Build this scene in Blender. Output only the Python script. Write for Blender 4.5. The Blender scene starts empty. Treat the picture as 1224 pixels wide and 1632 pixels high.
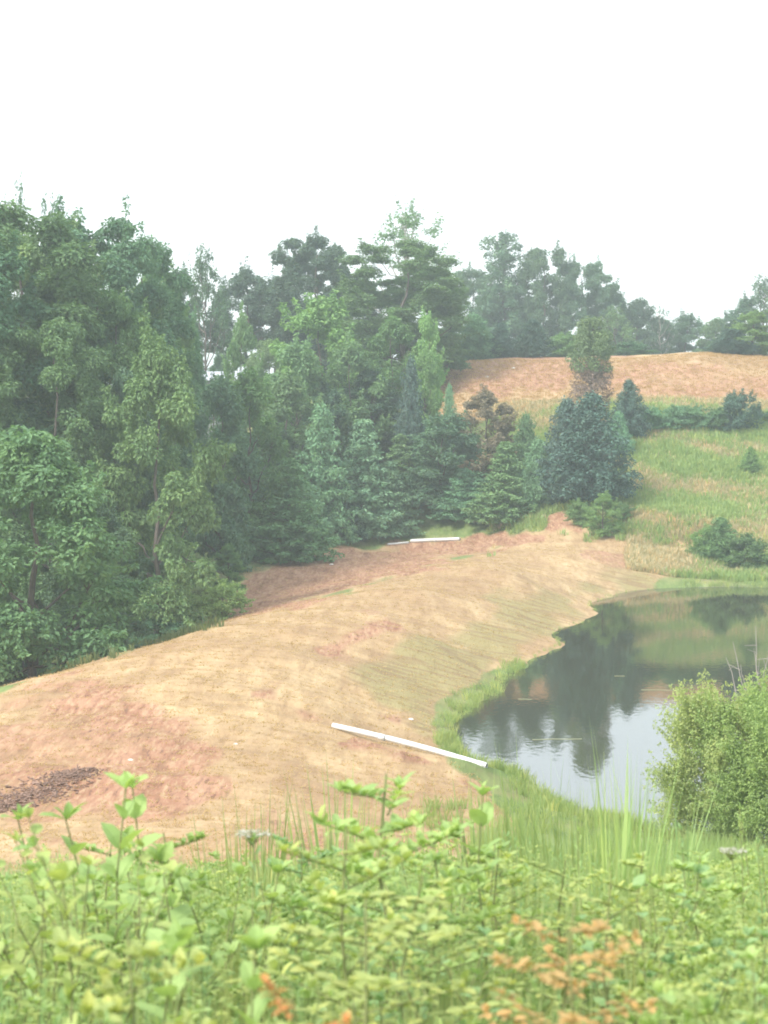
import bpy, math, random
import numpy as np
from mathutils import Vector

# ------------------------------------------------------------------ camera, sky, sun, exposure
SC = bpy.context.scene
COL = SC.collection
F = 3045.0; HOR = 660.0; CX = 612.0; EYE = 13.0      # focal length in photo pixels, horizon row, eye height over the water
cam_d = bpy.data.cameras.new('camera'); cam = bpy.data.objects.new('camera', cam_d); COL.objects.link(cam)
cam.location = (0, 0, EYE)
PITCH = math.atan((816 - HOR) / F)
cam.rotation_euler = (math.radians(90) - PITCH, 0, 0)
cam_d.sensor_fit = 'VERTICAL'; cam_d.sensor_height = 24; cam_d.lens = F / 1632 * 24
cam_d.clip_start = 0.1; cam_d.clip_end = 5000
cam_d.dof.use_dof = True; cam_d.dof.focus_distance = 110; cam_d.dof.aperture_fstop = 4.2
SC.camera = cam
W = bpy.data.worlds.new('World'); SC.world = W; W.use_nodes = True
wn = W.node_tree; wn.nodes.clear()
sky = wn.nodes.new('ShaderNodeTexSky'); sky.sky_type = 'NISHITA'; sky.sun_disc = False
SUN_EL, SUN_AZ = math.radians(46), math.radians(228)
sky.sun_elevation = SUN_EL; sky.sun_rotation = SUN_AZ; sky.dust_density = 4; sky.air_density = 1; sky.ozone_density = 1
b1 = wn.nodes.new('ShaderNodeBackground'); b1.inputs[1].default_value = 0.06
b2 = wn.nodes.new('ShaderNodeBackground'); b2.inputs[0].default_value = (0.93, 0.975, 1.0, 1); b2.inputs[1].default_value = 0.68
ad = wn.nodes.new('ShaderNodeAddShader'); wo = wn.nodes.new('ShaderNodeOutputWorld')
wn.links.new(sky.outputs[0], b1.inputs[0]); wn.links.new(b1.outputs[0], ad.inputs[0]); wn.links.new(b2.outputs[0], ad.inputs[1])
wn.links.new(ad.outputs[0], wo.inputs[0])
sd = bpy.data.lights.new('sun', 'SUN'); sd.energy = 2.2; sd.angle = math.radians(12); sd.color = (1, 0.96, 0.9)
sun = bpy.data.objects.new('sun', sd); COL.objects.link(sun)
sdir = Vector((math.sin(SUN_AZ) * math.cos(SUN_EL), math.cos(SUN_AZ) * math.cos(SUN_EL), math.sin(SUN_EL)))
sun.rotation_euler = sdir.to_track_quat('Z', 'Y').to_euler()
SC.view_settings.view_transform = 'Standard'; SC.view_settings.look = 'None'
SC.view_settings.exposure = 0.95; SC.view_settings.gamma = 1
SC.cycles.filter_width = 1.9
SC.cycles.volume_bounces = 1; SC.cycles.max_bounces = 6; SC.cycles.diffuse_bounces = 3; SC.cycles.transmission_bounces = 3

# ------------------------------------------------------------------ helpers
def xw(px, D): return (px - CX) / F * D
def zw(py, D): return EYE - (py - HOR) / F * D

class MB:
    """collects verts / faces; builds ONE mesh"""
    def __init__(s): s.v = []; s.f3 = []; s.f4 = []; s.var = []; s.n = 0
    def add(s, v, f3=None, f4=None, var=None):
        v = np.asarray(v, float).reshape(-1, 3)
        if f3 is not None and len(f3): s.f3.append(np.asarray(f3, int).reshape(-1, 3) + s.n)
        if f4 is not None and len(f4): s.f4.append(np.asarray(f4, int).reshape(-1, 4) + s.n)
        s.v.append(v); s.n += len(v)
        s.var.append(np.full(len(v), 0.5) if var is None else np.broadcast_to(var, (len(v),)))
    def merge(s, o, M=np.eye(3), t=(0, 0, 0), dvar=0):
        v = np.concatenate(o.v) @ np.asarray(M).T + np.asarray(t)
        f3 = np.concatenate(o.f3) if o.f3 else None; f4 = np.concatenate(o.f4) if o.f4 else None
        s.add(v, f3, f4, np.clip(np.concatenate(o.var) + dvar, 0, 1))
    def mesh(s, name, mat=None, smooth=False):
        me = bpy.data.meshes.new(name)
        v = np.concatenate(s.v)
        f3 = np.concatenate(s.f3) if s.f3 else np.zeros((0, 3), int)
        f4 = np.concatenate(s.f4) if s.f4 else np.zeros((0, 4), int)
        me.vertices.add(len(v)); me.vertices.foreach_set('co', v.astype(np.float32).ravel())
        nl = f3.size + f4.size
        me.loops.add(nl); me.loops.foreach_set('vertex_index', np.concatenate([f3.ravel(), f4.ravel()]).astype(np.int32))
        me.polygons.add(len(f3) + len(f4))
        st = np.concatenate([np.arange(len(f3)) * 3, f3.size + np.arange(len(f4)) * 4]).astype(np.int32)
        me.polygons.foreach_set('loop_start', st)
        me.polygons.foreach_set('use_smooth', np.full(len(st), smooth))
        a = me.attributes.new('var', 'FLOAT', 'POINT'); a.data.foreach_set('value', np.concatenate(s.var).astype(np.float32))
        me.update(calc_edges=True); me.validate()
        if mat: me.materials.append(mat)
        return me

def link(name, me, parent=None, loc=None, rot=None, scale=None, color=None):
    o = bpy.data.objects.new(name, me); COL.objects.link(o)
    if parent: o.parent = parent
    if loc is not None: o.location = loc
    if rot is not None: o.rotation_euler = rot
    if scale is not None: o.scale = scale
    if color: o.color = (*color, 1)
    return o
def tag(o, label=None, cat=None, group=None, kind=None):
    if label: o['label'] = label
    if cat: o['category'] = cat
    if group: o['group'] = group
    if kind: o['kind'] = kind
    return o

def unit(v): return v / np.maximum(np.linalg.norm(v, axis=-1, keepdims=True), 1e-9)
def frames(nrm, tan):
    """columns: side, along, normal"""
    nrm = unit(nrm); tan = unit(tan - (tan * nrm).sum(-1, keepdims=True) * nrm); side = np.cross(tan, nrm)
    return np.stack([side, tan, nrm], -1)
def inst(mb, tv, t3, t4, pos, fr, sc, var):
    """many copies of a small template into one mesh"""
    n, k = len(pos), len(tv)
    sc = np.asarray(sc, float)
    if sc.ndim == 1: sc = np.repeat(sc[:, None], 3, 1)
    v = np.einsum('nij,nkj->nki', fr, tv[None] * sc[:, None, :]) + pos[:, None, :]
    off = (np.arange(n) * k)[:, None, None]
    mb.add(v.reshape(-1, 3), (np.asarray(t3)[None] + off).reshape(-1, 3) if len(t3) else None,
           (np.asarray(t4)[None] + off).reshape(-1, 4) if len(t4) else None, np.repeat(var, k))
QV = np.array([(0, 0, 0), (.5, .45, .10), (0, 1, -.08), (-.5, .45, .10)], float); Q3 = []; Q4 = [(0, 1, 2, 3)]
# broad leaf with a fold along its midrib and a drooping tip
LV = np.array([(0, 0, 0), (0, .2, .0), (0, .5, .01), (0, .8, -.05), (0, 1, -.13), (-.21, .17, .05), (-.31, .45, .08), (-.21, .8, .0), (.21, .17, .05), (.31, .45, .08), (.21, .8, .0)], float)
L3 = [(0, 8, 1), (0, 1, 5), (3, 10, 4), (3, 4, 7)]; L4 = [(1, 8, 9, 2), (1, 2, 6, 5), (2, 9, 10, 3), (2, 3, 7, 6)]
def tube(mb, pts, rad, n=6, var=.5, cap=True):
    pts = np.asarray(pts, float); m = len(pts); rad = np.broadcast_to(rad, (m,))
    t = unit(np.gradient(pts, axis=0)); ref = np.array([1, 0, 0.]) if abs(t[0][0]) < .8 else np.array([0, 1, 0.])
    u = unit(np.cross(t, ref)); w = np.cross(t, u)
    a = np.arange(n) * 2 * np.pi / n
    v = pts[:, None] + rad[:, None, None] * (np.cos(a)[None, :, None] * u[:, None] + np.sin(a)[None, :, None] * w[:, None])
    f = []
    for i in range(m - 1):
        for j in range(n): f.append((i * n + j, i * n + (j + 1) % n, (i + 1) * n + (j + 1) % n, (i + 1) * n + j))
    mb.add(v.reshape(-1, 3), None, f, var)
def curve(p0, p1, sag=.0, n=6, wob=0, rg=None):
    s = np.linspace(0, 1, n)[:, None]; p0 = np.asarray(p0, float); p1 = np.asarray(p1, float)
    p = p0 * (1 - s) + p1 * s; p[:, 2] += sag * np.sin(np.pi * s[:, 0])
    if wob and rg is not None: p[1:-1] += rg.normal(0, wob, (n - 2, 3))
    return p

# ------------------------------------------------------------------ materials
def nmat(name):
    m = bpy.data.materials.new(name); m.use_nodes = True; m.node_tree.nodes.clear(); return m, m.node_tree
def N(nt, t, **kw):
    n = nt.nodes.new(t)
    for k, v in kw.items():
        if hasattr(n, k): setattr(n, k, v)
        else: n.inputs[k].default_value = v
    return n
def ramp(nt, fac, stops):
    r = nt.nodes.new('ShaderNodeValToRGB'); e = r.color_ramp.elements
    while len(e) < len(stops): e.new(.5)
    for x, (p, c) in zip(e, stops): x.position = p; x.color = (*c, 1) if len(c) == 3 else c
    nt.links.new(fac, r.inputs[0]); return r.outputs[0]
def mix(nt, fac, a, b, mode='MIX'):
    m = nt.nodes.new('ShaderNodeMix'); m.data_type = 'RGBA'; m.blend_type = mode
    for s, x in ((m.inputs['Factor'], fac), (m.inputs['A'], a), (m.inputs['B'], b)):
        if hasattr(x, 'links'): nt.links.new(x, s)
        elif isinstance(x, (int, float)): s.default_value = x
        else: s.default_value = (*x, 1)
    return m.outputs['Result']
def noise(nt, scale, detail=4, rough=.6, vec=None, dim=None):
    n = N(nt, 'ShaderNodeTexNoise'); n.inputs['Scale'].default_value = scale; n.inputs['Detail'].default_value = detail; n.inputs['Roughness'].default_value = rough
    if vec: nt.links.new(vec, n.inputs['Vector'])
    return n.outputs['Fac']
def math_(nt, op, a, b=0.0, clamp=False):
    m = nt.nodes.new('ShaderNodeMath'); m.operation = op; m.use_clamp = clamp
    for s, x in ((m.inputs[0], a), (m.inputs[1], b)):
        if hasattr(x, 'links'): nt.links.new(x, s)
        else: s.default_value = x
    return m.outputs[0]

def leaf_mat(name, trans=.35, lo=(.70, .76, .8), hi=(1.35, 1.25, 1.1), base=None, gloss=.02):
    m, nt = nmat(name)
    oi = N(nt, 'ShaderNodeObjectInfo'); at = N(nt, 'ShaderNodeAttribute', attribute_name='var')
    tint = ramp(nt, at.outputs['Fac'], [(0, lo), (.5, (1, 1, 1)), (1, hi)])
    c = mix(nt, 1.0, oi.outputs['Color'] if base is None else base, tint, 'MULTIPLY')
    d = N(nt, 'ShaderNodeBsdfDiffuse'); t = N(nt, 'ShaderNodeBsdfTranslucent'); g = N(nt, 'ShaderNodeBsdfGlossy'); g.inputs['Roughness'].default_value = .6
    nt.links.new(c, d.inputs[0])
    ct = mix(nt, 1.0, c, (1.15, 1.15, .6), 'MULTIPLY'); nt.links.new(ct, t.inputs[0])
    m1 = N(nt, 'ShaderNodeMixShader'); m1.inputs[0].default_value = trans
    nt.links.new(d.outputs[0], m1.inputs[1]); nt.links.new(t.outputs[0], m1.inputs[2])
    m2 = N(nt, 'ShaderNodeMixShader'); m2.inputs[0].default_value = gloss
    nt.links.new(m1.outputs[0], m2.inputs[1]); nt.links.new(g.outputs[0], m2.inputs[2])
    o = N(nt, 'ShaderNodeOutputMaterial'); nt.links.new(m2.outputs[0], o.inputs[0]); return m
def plain(name, color, rough=.85, nscale=0, namt=.35, spec=.3, bump=0):
    m, nt = nmat(name); p = N(nt, 'ShaderNodeBsdfPrincipled'); p.inputs['Roughness'].default_value = rough
    p.inputs['Specular IOR Level'].default_value = spec
    if nscale:
        tc = N(nt, 'ShaderNodeTexCoord'); f = noise(nt, nscale, 5, .65, tc.outputs['Object'])
        c = ramp(nt, f, [(.25, tuple(x * (1 - namt) for x in color)), (.75, tuple(min(1, x * (1 + namt)) for x in color))])
        nt.links.new(c, p.inputs['Base Color'])
        if bump:
            b = N(nt, 'ShaderNodeBump'); b.inputs['Strength'].default_value = bump; nt.links.new(f, b.inputs['Height']); nt.links.new(b.outputs[0], p.inputs['Normal'])
    else: p.inputs['Base Color'].default_value = (*color, 1)
    o = N(nt, 'ShaderNodeOutputMaterial'); nt.links.new(p.outputs[0], o.inputs[0]); return m
LEAF = leaf_mat('tree_leaves', .32)
NEEDLE = leaf_mat('needles', .15, gloss=.03)
WEED = leaf_mat('weed_leaves', .42, lo=(.74, .8, .8), hi=(1.3, 1.15, 1.0))
BLADE = leaf_mat('grass_blades', .35, lo=(.65, .75, .7), hi=(1.6, 1.25, 1.1))
STRAWM = leaf_mat('straw', .5, lo=(.85, .82, .8), hi=(1.2, 1.2, 1.2), gloss=0)
BARK = plain('bark', (.12, .10, .085), .9, 3, .4, bump=.5)
PALEBARK = plain('pale_bark', (.33, .30, .27), .9, 3, .3, bump=.4)
STEM = plain('weed_stem', (.20, .22, .09), .8, 20, .3)
PVC = plain('white_plastic', (.62, .63, .62), .4, 2.2, .13, .5)
PVCD = plain('pipe_inside', (.10, .10, .10), .7)
TWIG = plain('dead_twigs', (.22, .145, .11), .9, 6, .5)
STONE = plain('pale_stone', (.62, .58, .52), .9, 8, .2)

# ------------------------------------------------------------------ ground: thin plate spline through surveyed points
CP = []                                   # (x, y, z)
def cp(px, D, z): CP.append((xw(px, D), D, z))
for y, z in ((-25, 12.6), (-8, 11.9), (0, 11.4), (5, 10.55), (10, 9.5), (20, 7.0), (30, 4.95), (40, 3.3)):
    for x in (-14, 0, 14): CP.append((x, y, z - (.5 if x > 0 and y >= 30 else 0)))
for px, py in ((708, 1168), (722, 1196), (775, 1228), (840, 1262), (900, 1290), (950, 1312), (1010, 1328), (1080, 1340), (1224, 1350), (1420, 1350),
               (742, 1135), (785, 1108), (840, 1060), (892, 1020), (934, 992), (946, 960), (1000, 944), (1100, 936), (1224, 936), (1400, 950), (1550, 975)):
    cp(px, EYE * F / (py - HOR), 0)
for px, py, z in ((870, 1210, -.9), (820, 1170, -.7), (1000, 1240, -1.1), (1150, 1280, -1), (900, 1120, -1), (1000, 1050, -1.4), (1150, 1000, -1.3), (1224, 1100, -1.6), (1400, 1100, -1.6), (1500, 1020, -1.3), (1000, 985, -.8), (1224, 965, -.7)):
    cp(px, (EYE - z) * F / (py - HOR), z)
for px, py, z in ((-150, 1165, 2), (0, 1118, 2), (75, 1092, 2), (150, 1062, 2), (220, 1038, 2), (290, 1015, 2), (400, 985, 2), (480, 965, 2), (560, 945, 2), (630, 923, 2), (700, 900, 2), (820, 870, 2),
                  (400, 1100, 2.3), (600, 1000, 2.2), (720, 950, 2.15), (830, 915, 2.1), (930, 888, 1.95), (1100, 884, 1.35),
                  (530, 1163, 1.5), (640, 1160, .7), (650, 1195, .85), (776, 1228, .45), (470, 1125, 2.0), (520, 1060, 2.05), (560, 1090, 1.5), (620, 1090, 1.05), (680, 1100, .5), (720, 1020, 1.05), (680, 1010, 1.45), (820, 990, .75), (790, 960, 1.4), (900, 945, .75), (880, 925, 1.4),
                  (300, 1150, 2.2), (100, 1150, 2.25), (-150, 1200, 2.3), (450, 1250, 1.9), (300, 1300, 2.4), (0, 1300, 2.4), (-200, 1300, 2.5), (600, 1300, 1.4), (780, 1290, .8), (860, 1330, .8), (0, 1200, 2.3)):
    cp(px, (EYE - z) * F / (py - HOR), z)
for a in ((-60, 88, -.3), (0, 98, -1.2), (100, 104, -1.2), (200, 112, -1), (290, 122, -.8), (370, 134, -.1), (-300, 100, -1), (430, 156, .9), (500, 166, 1.3), (640, 172, 1.4), (760, 168, 1.8), (860, 162, 2.5),
          (450, 127, .8), (550, 138, 1), (650, 152, 1.2), (750, 163, 1.55), (870, 167, 4), (940, 166, 5.1), (1000, 165, 4.6), (1100, 159, 2.9), (1100, 166, 4.8), (1224, 166, 4.8), (1450, 166, 5), (1160, 151, .9), (1224, 151, .9), (1400, 152, .9),
          (1110, 156, 1.9), (1000, 158, 2.1), (1100, 180, 9.3), (1224, 180, 9.2), (1450, 180, 9.4), (1000, 180, 9.3), (850, 177, 7.2), (850, 190, 11.8), (1000, 192, 13), (1100, 192, 13), (1224, 192, 12.6), (1450, 192, 13),
          (1130, 214, 19.6), (1060, 214, 19.35), (990, 214, 19), (920, 214, 18.85), (850, 214, 18.8), (730, 214, 18.5), (1224, 214, 19.1), (1450, 214, 19.6), (900, 203, 15.6), (1050, 203, 16), (1224, 203, 15.8), (760, 203, 15.4),
          (600, 187, 7.5), (500, 187, 5.5), (400, 175, 3), (600, 214, 14.8), (400, 214, 11), (400, 237, 16.4), (250, 150, .8), (250, 185, 4), (100, 150, 1.5), (0, 180, 5), (0, 237, 13), (-300, 150, 1), (-300, 237, 12),
          (200, 237, 15), (600, 237, 18.5), (850, 237, 18.2), (1100, 237, 18.3), (1300, 237, 19), (1500, 237, 19), (200, 290, 17), (612, 290, 18), (1100, 290, 17.5), (-300, 300, 16), (1500, 300, 18)):
    cp(*a)
for x, y, z in ((-150, 420, 18), (0, 450, 18), (160, 420, 18), (-160, 60, 3), (-160, 160, 4), (-120, 0, 11), (120, 0, 11.5), (-60, 60, 2.5), (120, 45, 4), (60, 35, 3), (60, 58, 0), (95, 70, .5), (105, 100, .5), (95, 130, 1), (60, 90, -1.5), (75, 110, -1.3), (150, 100, 6), (150, 200, 18)):
    CP.append((x, y, z))
CP = np.array(CP); CS = 100.0
def _U(r2): return np.where(r2 > 0, r2 * np.log(np.maximum(r2, 1e-12)) * .5, 0)
_P = CP[:, :2] / CS; _n = len(CP)
_A = np.zeros((_n + 3, _n + 3)); _A[:_n, :_n] = _U(((_P[:, None] - _P[None]) ** 2).sum(-1)) + np.eye(_n) * 2e-5
_A[:_n, _n] = 1; _A[:_n, _n + 1:] = _P; _A[_n, :_n] = 1; _A[_n + 1:, :_n] = _P.T
_w = np.linalg.solve(_A, np.concatenate([CP[:, 2], np.zeros(3)]))
_rg = np.random.default_rng(5)
_K = [(l, a, ph, am) for l, am in ((9, .09), (5.3, .05), (2.7, .03), (1.5, .016)) for a, ph in zip(_rg.uniform(0, 6.28, 4), _rg.uniform(0, 6.28, 4))]
def H(x, y, rough=True):
    x = np.atleast_1d(np.asarray(x, float)); y = np.atleast_1d(np.asarray(y, float)); x, y = np.broadcast_arrays(x, y); sh = x.shape
    q = np.stack([np.clip(x.ravel(), -230, 230), np.clip(y.ravel(), -40, 460)], 1) / CS; out = np.empty(len(q))
    for i in range(0, len(q), 40000):
        s = q[i:i + 40000]; out[i:i + 40000] = _U(((s[:, None] - _P[None]) ** 2).sum(-1)) @ _w[:_n] + _w[_n] + s @ _w[_n + 1:]
    out = np.clip(out, -1.8, 23)
    if rough:
        X, Y = x.ravel(), y.ravel()
        for l, a, ph, am in _K: out = out + am * .42 * np.sin((X * math.cos(a) + Y * math.sin(a)) * 6.283 / l + ph)
    return out.reshape(sh)
def Hs(x, y): return float(H(x, y)[0])
def hit(px, py, dmin=40, dmax=320):
    D = np.linspace(dmin, dmax, 1200); z = zw(py, D); h = H(xw(px, D), D)
    k = np.argmax(h >= z)
    if h[k] < z[k]: k = len(D) - 1
    return xw(px, D[k]), D[k], h[k]

def poly_sd(px, py, poly):
    """signed pixel distance, positive inside"""
    d = np.full(px.shape, 1e9); ins = np.zeros(px.shape, bool); n = len(poly)
    for i in range(n):
        x1, y1 = poly[i]; x2, y2 = poly[(i + 1) % n]
        t = np.clip(((px - x1) * (x2 - x1) + (py - y1) * (y2 - y1)) / ((x2 - x1) ** 2 + (y2 - y1) ** 2 + 1e-9), 0, 1)
        d = np.minimum(d, np.hypot(px - x1 - t * (x2 - x1), py - y1 - t * (y2 - y1)))
        c = ((y1 > py) != (y2 > py)); xi = (x2 - x1) * (py - y1) / (y2 - y1 + 1e-12) + x1
        ins ^= c & (px < xi)
    return np.where(ins, d, -d)
# zones, outlined where they lie on the ground as seen from the camera hill; (polygon, channel, value, softness, Dmin, Dmax)
ZONES = [
 ([(-400, 1150), (0, 1105), (150, 1050), (290, 1003), (400, 973), (560, 935), (700, 890), (820, 860), (860, 845), (1090, 862), (1125, 880), (1108, 905), (1085, 918), (1000, 945), (965, 960), (965, 1000), (880, 1062), (828, 1068), (775, 1078), (705, 1118), (682, 1160), (705, 1195), (780, 1250), (830, 1320), (820, 1420), (400, 1400), (-400, 1420)], 0, 1.0, 9, 37, 185),
 ([(300, 1000), (395, 905), (440, 893), (540, 868), (640, 862), (860, 850), (880, 815), (905, 815), (960, 850), (1110, 862), (1110, 872), (900, 875), (820, 872), (700, 905), (560, 948), (400, 988), (340, 1003)], 0, .75, 6, 100, 175),
 ([(380, 930), (430, 897), (540, 872), (860, 855), (830, 868), (700, 900), (560, 944), (400, 984), (350, 998), (330, 985)], 1, .9, 10, 104, 178),
 ([(865, 850), (868, 812), (905, 812), (925, 835), (970, 855)], 1, .8, 6, 120, 180),
 ([(930, 870), (1110, 872), (1112, 900), (1000, 905), (930, 890)], 1, .55, 10, 120, 180),
 ([(180, 1180), (290, 1200), (340, 1270), (300, 1330), (0, 1350), (-60, 1330), (120, 1270)], 1, .56, 40, 37, 80),
 ([(130, 1080), (230, 1090), (240, 1130), (120, 1170), (-40, 1200), (-40, 1160)], 1, .45, 18, 50, 100),
 ([(380, 1080), (520, 1020), (600, 1010), (560, 1060), (430, 1110)], 1, .45, 12, 60, 110),
 ([(560, 1170), (650, 1190), (780, 1250), (830, 1300), (800, 1290), (700, 1240), (540, 1190)], 1, .8, 8, 50, 80),
 ([(590, 1130), (650, 1140), (640, 1165), (590, 1155)], 1, .6, 8, 50, 90),
 ([(430, 1310), (520, 1340), (500, 1400), (380, 1400), (380, 1340)], 1, .6, 20, 40, 60),
 # greener straw, pond face darkened as painted shade, plus a few worn spots
 ([(640, 1130), (560, 1080), (700, 1010), (830, 950), (930, 930), (1110, 905), (1110, 925), (930, 960), (835, 1045), (700, 1130), (680, 1170)], 2, .8, 22, 60, 160),
 ([(330, 1090), (420, 1100), (400, 1150), (320, 1150)], 2, .3, 20, 55, 100),
 ([(60, 1180), (160, 1190), (150, 1240), (40, 1240)], 2, .3, 20, 50, 90),
 ([(-100, 1130), (150, 1085), (330, 1180), (330, 1350), (-100, 1350)], 1, .62, 44, 40, 100),
 ([(620, 975), (560, 1010), (440, 1075), (405, 1110), (540, 1170), (560, 1165), (440, 1110), (560, 1035), (640, 1000)], 1, .7, 24, 60, 130),
 # far field on the hill
 ([(690, 570), (700, 560), (1224, 550), (1600, 550), (1600, 700), (1224, 662), (1150, 645), (1000, 645), (860, 655), (800, 670), (690, 690)], 0, 1, 5, 190, 224),
 ([(640, 540), (860, 540), (930, 560), (930, 622), (800, 628), (700, 640), (640, 640)], 1, .75, 10, 190, 230),
 ([(930, 570), (1224, 575), (1600, 560), (1600, 690), (1224, 660), (1000, 640), (930, 630)], 1, .6, 14, 190, 230),
 # dry bands in the meadow
 ([(1010, 762), (1110, 772), (1300, 762), (1300, 790), (1130, 792), (1010, 780)], 0, .9, 8, 150, 190),
 ([(800, 645), (880, 650), (880, 690), (830, 685), (800, 670)], 0, .7, 8, 150, 200),
 ([(1000, 684), (1120, 688), (1130, 700), (1000, 705)], 0, .75, 6, 150, 200),
 ([(1000, 842), (1300, 826), (1300, 872), (1000, 872)], 0, .85, 9, 145, 175),
]
def masks(x, y, full3=False):
    """straw and bare-soil weights of a ground point"""
    yy = np.maximum(y, 1.0); px = CX + F * x / yy; py = HOR + F * (EYE - H(x, y, False)) / yy
    wob = 9 * np.sin(x * .33 + y * .13 + 2) + 7 * np.sin(x * .9 + y * .33) + 5 * np.sin(x * 2.3 - y * .7 + 1) + 4 * np.sin(y * 1.1 + x * .5)
    R = np.zeros(x.shape); G = np.zeros(x.shape); B = np.zeros(x.shape)
    for poly, ch, val, soft, d0, d1 in ZONES:
        if (y < d0).all() or (y > d1).all(): continue
        sel = (y >= d0) & (y <= d1)
        s = np.zeros(x.shape); sd = poly_sd(px[sel], py[sel], poly) + wob[sel] * soft / 14
        s[sel] = np.clip(.5 + sd / (2 * soft), 0, 1) * val
        if ch == 0: R = np.maximum(R, s)
        elif ch == 1: G = np.maximum(G, s)
        else: B = np.maximum(B, s)
    return (R, G, B) if full3 else (R, G)

rows = np.concatenate([np.linspace(-40, 2, 12), -14 + np.geomspace(16.6, 500, 640), [520, 640, 900, 1400]])
uc = np.concatenate([-np.geomspace(3.2, .24, 36), np.linspace(-.235, .235, 330), np.geomspace(.24, 3.2, 36)])
gx = uc[None] * (np.maximum(rows, -10) + 16)[:, None]; gy = np.broadcast_to(rows[:, None], gx.shape)
gz = H(gx, gy); nr, nc = gx.shape
mb = MB(); I = np.arange(nr * nc).reshape(nr, nc)
mb.add(np.stack([gx, gy, gz], -1), None, np.stack([I[:-1, :-1], I[:-1, 1:], I[1:, 1:], I[1:, :-1]], -1))
gm, nt = nmat('ground')
tc = N(nt, 'ShaderNodeNewGeometry').outputs['Position']
mp = N(nt, 'ShaderNodeMapping'); mp.inputs['Scale'].default_value = (1, .16, 1); mp.inputs['Rotation'].default_value = (0, 0, .32); nt.links.new(tc, mp.inputs[0])
az = N(nt, 'ShaderNodeAttribute', attribute_name='zone'); sep = N(nt, 'ShaderNodeSeparateColor'); nt.links.new(az.outputs['Color'], sep.inputs[0])
nA = noise(nt, .18, 6, .62, tc); nB = noise(nt, 1.3, 6, .7, mp.outputs[0]); nC = noise(nt, 5.5, 4, .7, mp.outputs[0]); nD = noise(nt, .5, 5, .7, tc); nE = noise(nt, 22, 3, .7, tc)
straw = ramp(nt, nB, [(.24, (.22, .14, .075)), (.38, (.355, .24, .13)), (.54, (.455, .325, .18)), (.78, (.56, .43, .26))])
straw = mix(nt, ramp(nt, noise(nt, .11, 5, .7, tc), [(.42, (0, 0, 0)), (.66, (.8, .8, .8))]), straw, (.27, .17, .095))
gsl = math_(nt, 'MULTIPLY', math_(nt, 'SUBTRACT', math_(nt, 'ADD', sep.outputs[2], nD), .78), 2.2, True)
straw = mix(nt, math_(nt, 'MULTIPLY', gsl, .7), straw, (.25, .235, .10))  # green tone also carries painted shade on the pond face
ms_ = N(nt, 'ShaderNodeMapping'); ms_.inputs['Scale'].default_value = (.16, 1.5, 1); ms_.inputs['Rotation'].default_value = (0, 0, .35); nt.links.new(tc, ms_.inputs[0])
nS = noise(nt, 1.15, 3, .55, ms_.outputs[0])                        # mowing lines running down the slopes
straw = mix(nt, math_(nt, 'MULTIPLY', ramp(nt, nS, [(.40, (.75,) * 3), (.52, (0, 0, 0))]), math_(nt, 'ADD', math_(nt, 'MULTIPLY', sep.outputs[2], .8), .3)), straw, (.215, .145, .08))
straw = mix(nt, math_(nt, 'MULTIPLY', ramp(nt, nC, [(.34, (.42,) * 3), (.48, (0, 0, 0))]), ramp(nt, nD, [(.4, (.1,) * 3), (.6, (1, 1, 1))])), straw, (.19, .12, .07))
straw = mix(nt, ramp(nt, nE, [(.56, (0,) * 3), (.72, (.6,) * 3)]), straw, (.66, .55, .36))
soil = ramp(nt, nB, [(.28, (.17, .085, .05)), (.48, (.32, .17, .105)), (.72, (.45, .28, .18))])
soil = mix(nt, ramp(nt, nC, [(.5, (0,) * 3), (.66, (.7,) * 3)]), soil, (.46, .34, .21))
soil = mix(nt, ramp(nt, nC, [(.33, (.7,) * 3), (.45, (0,) * 3)]), soil, (.12, .07, .05))
green = ramp(nt, nB, [(.3, (.08, .11, .04)), (.5, (.15, .21, .07)), (.7, (.24, .28, .11))])
green = mix(nt, ramp(nt, nA, [(.45, (0,) * 3), (.62, (.6,) * 3)]), green, (.26, .22, .11))
# bare clay shows where the soil mask beats the patch noise
pat = math_(nt, 'ADD', math_(nt, 'MULTIPLY', nA, .55), math_(nt, 'MULTIPLY', nB, .45))
sf = math_(nt, 'MULTIPLY', math_(nt, 'SUBTRACT', math_(nt, 'ADD', sep.outputs[1], pat), .93), 4.5, True)
rf = math_(nt, 'MULTIPLY', math_(nt, 'SUBTRACT', math_(nt, 'ADD', sep.outputs[0], math_(nt, 'MULTIPLY', nC, .6)), .72), 3.2, True)
c = mix(nt, rf, green, straw); c = mix(nt, sf, c, soil)
p = N(nt, 'ShaderNodeBsdfPrincipled'); p.inputs['Roughness'].default_value = .95; p.inputs['Specular IOR Level'].default_value = .1
nt.links.new(c, p.inputs['Base Color'])
bp = N(nt, 'ShaderNodeBump'); bp.inputs['Strength'].default_value = .7; bp.inputs['Distance'].default_value = .08
nt.links.new(math_(nt, 'ADD', nB, math_(nt, 'MULTIPLY', nC, .6)), bp.inputs['Height']); nt.links.new(bp.outputs[0], p.inputs['Normal'])
nt.links.new(p.outputs[0], N(nt, 'ShaderNodeOutputMaterial').inputs[0])
me = mb.mesh('ground', gm, True)
Rm, Gm, Bm = masks(gx, gy, True)
ca = me.attributes.new('zone', 'FLOAT_COLOR', 'POINT')
ca.data.foreach_set('color', np.stack([Rm, Gm, Bm, np.ones_like(Rm)], -1).astype(np.float32).ravel())
tag(link('ground', me), kind='structure')

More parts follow.
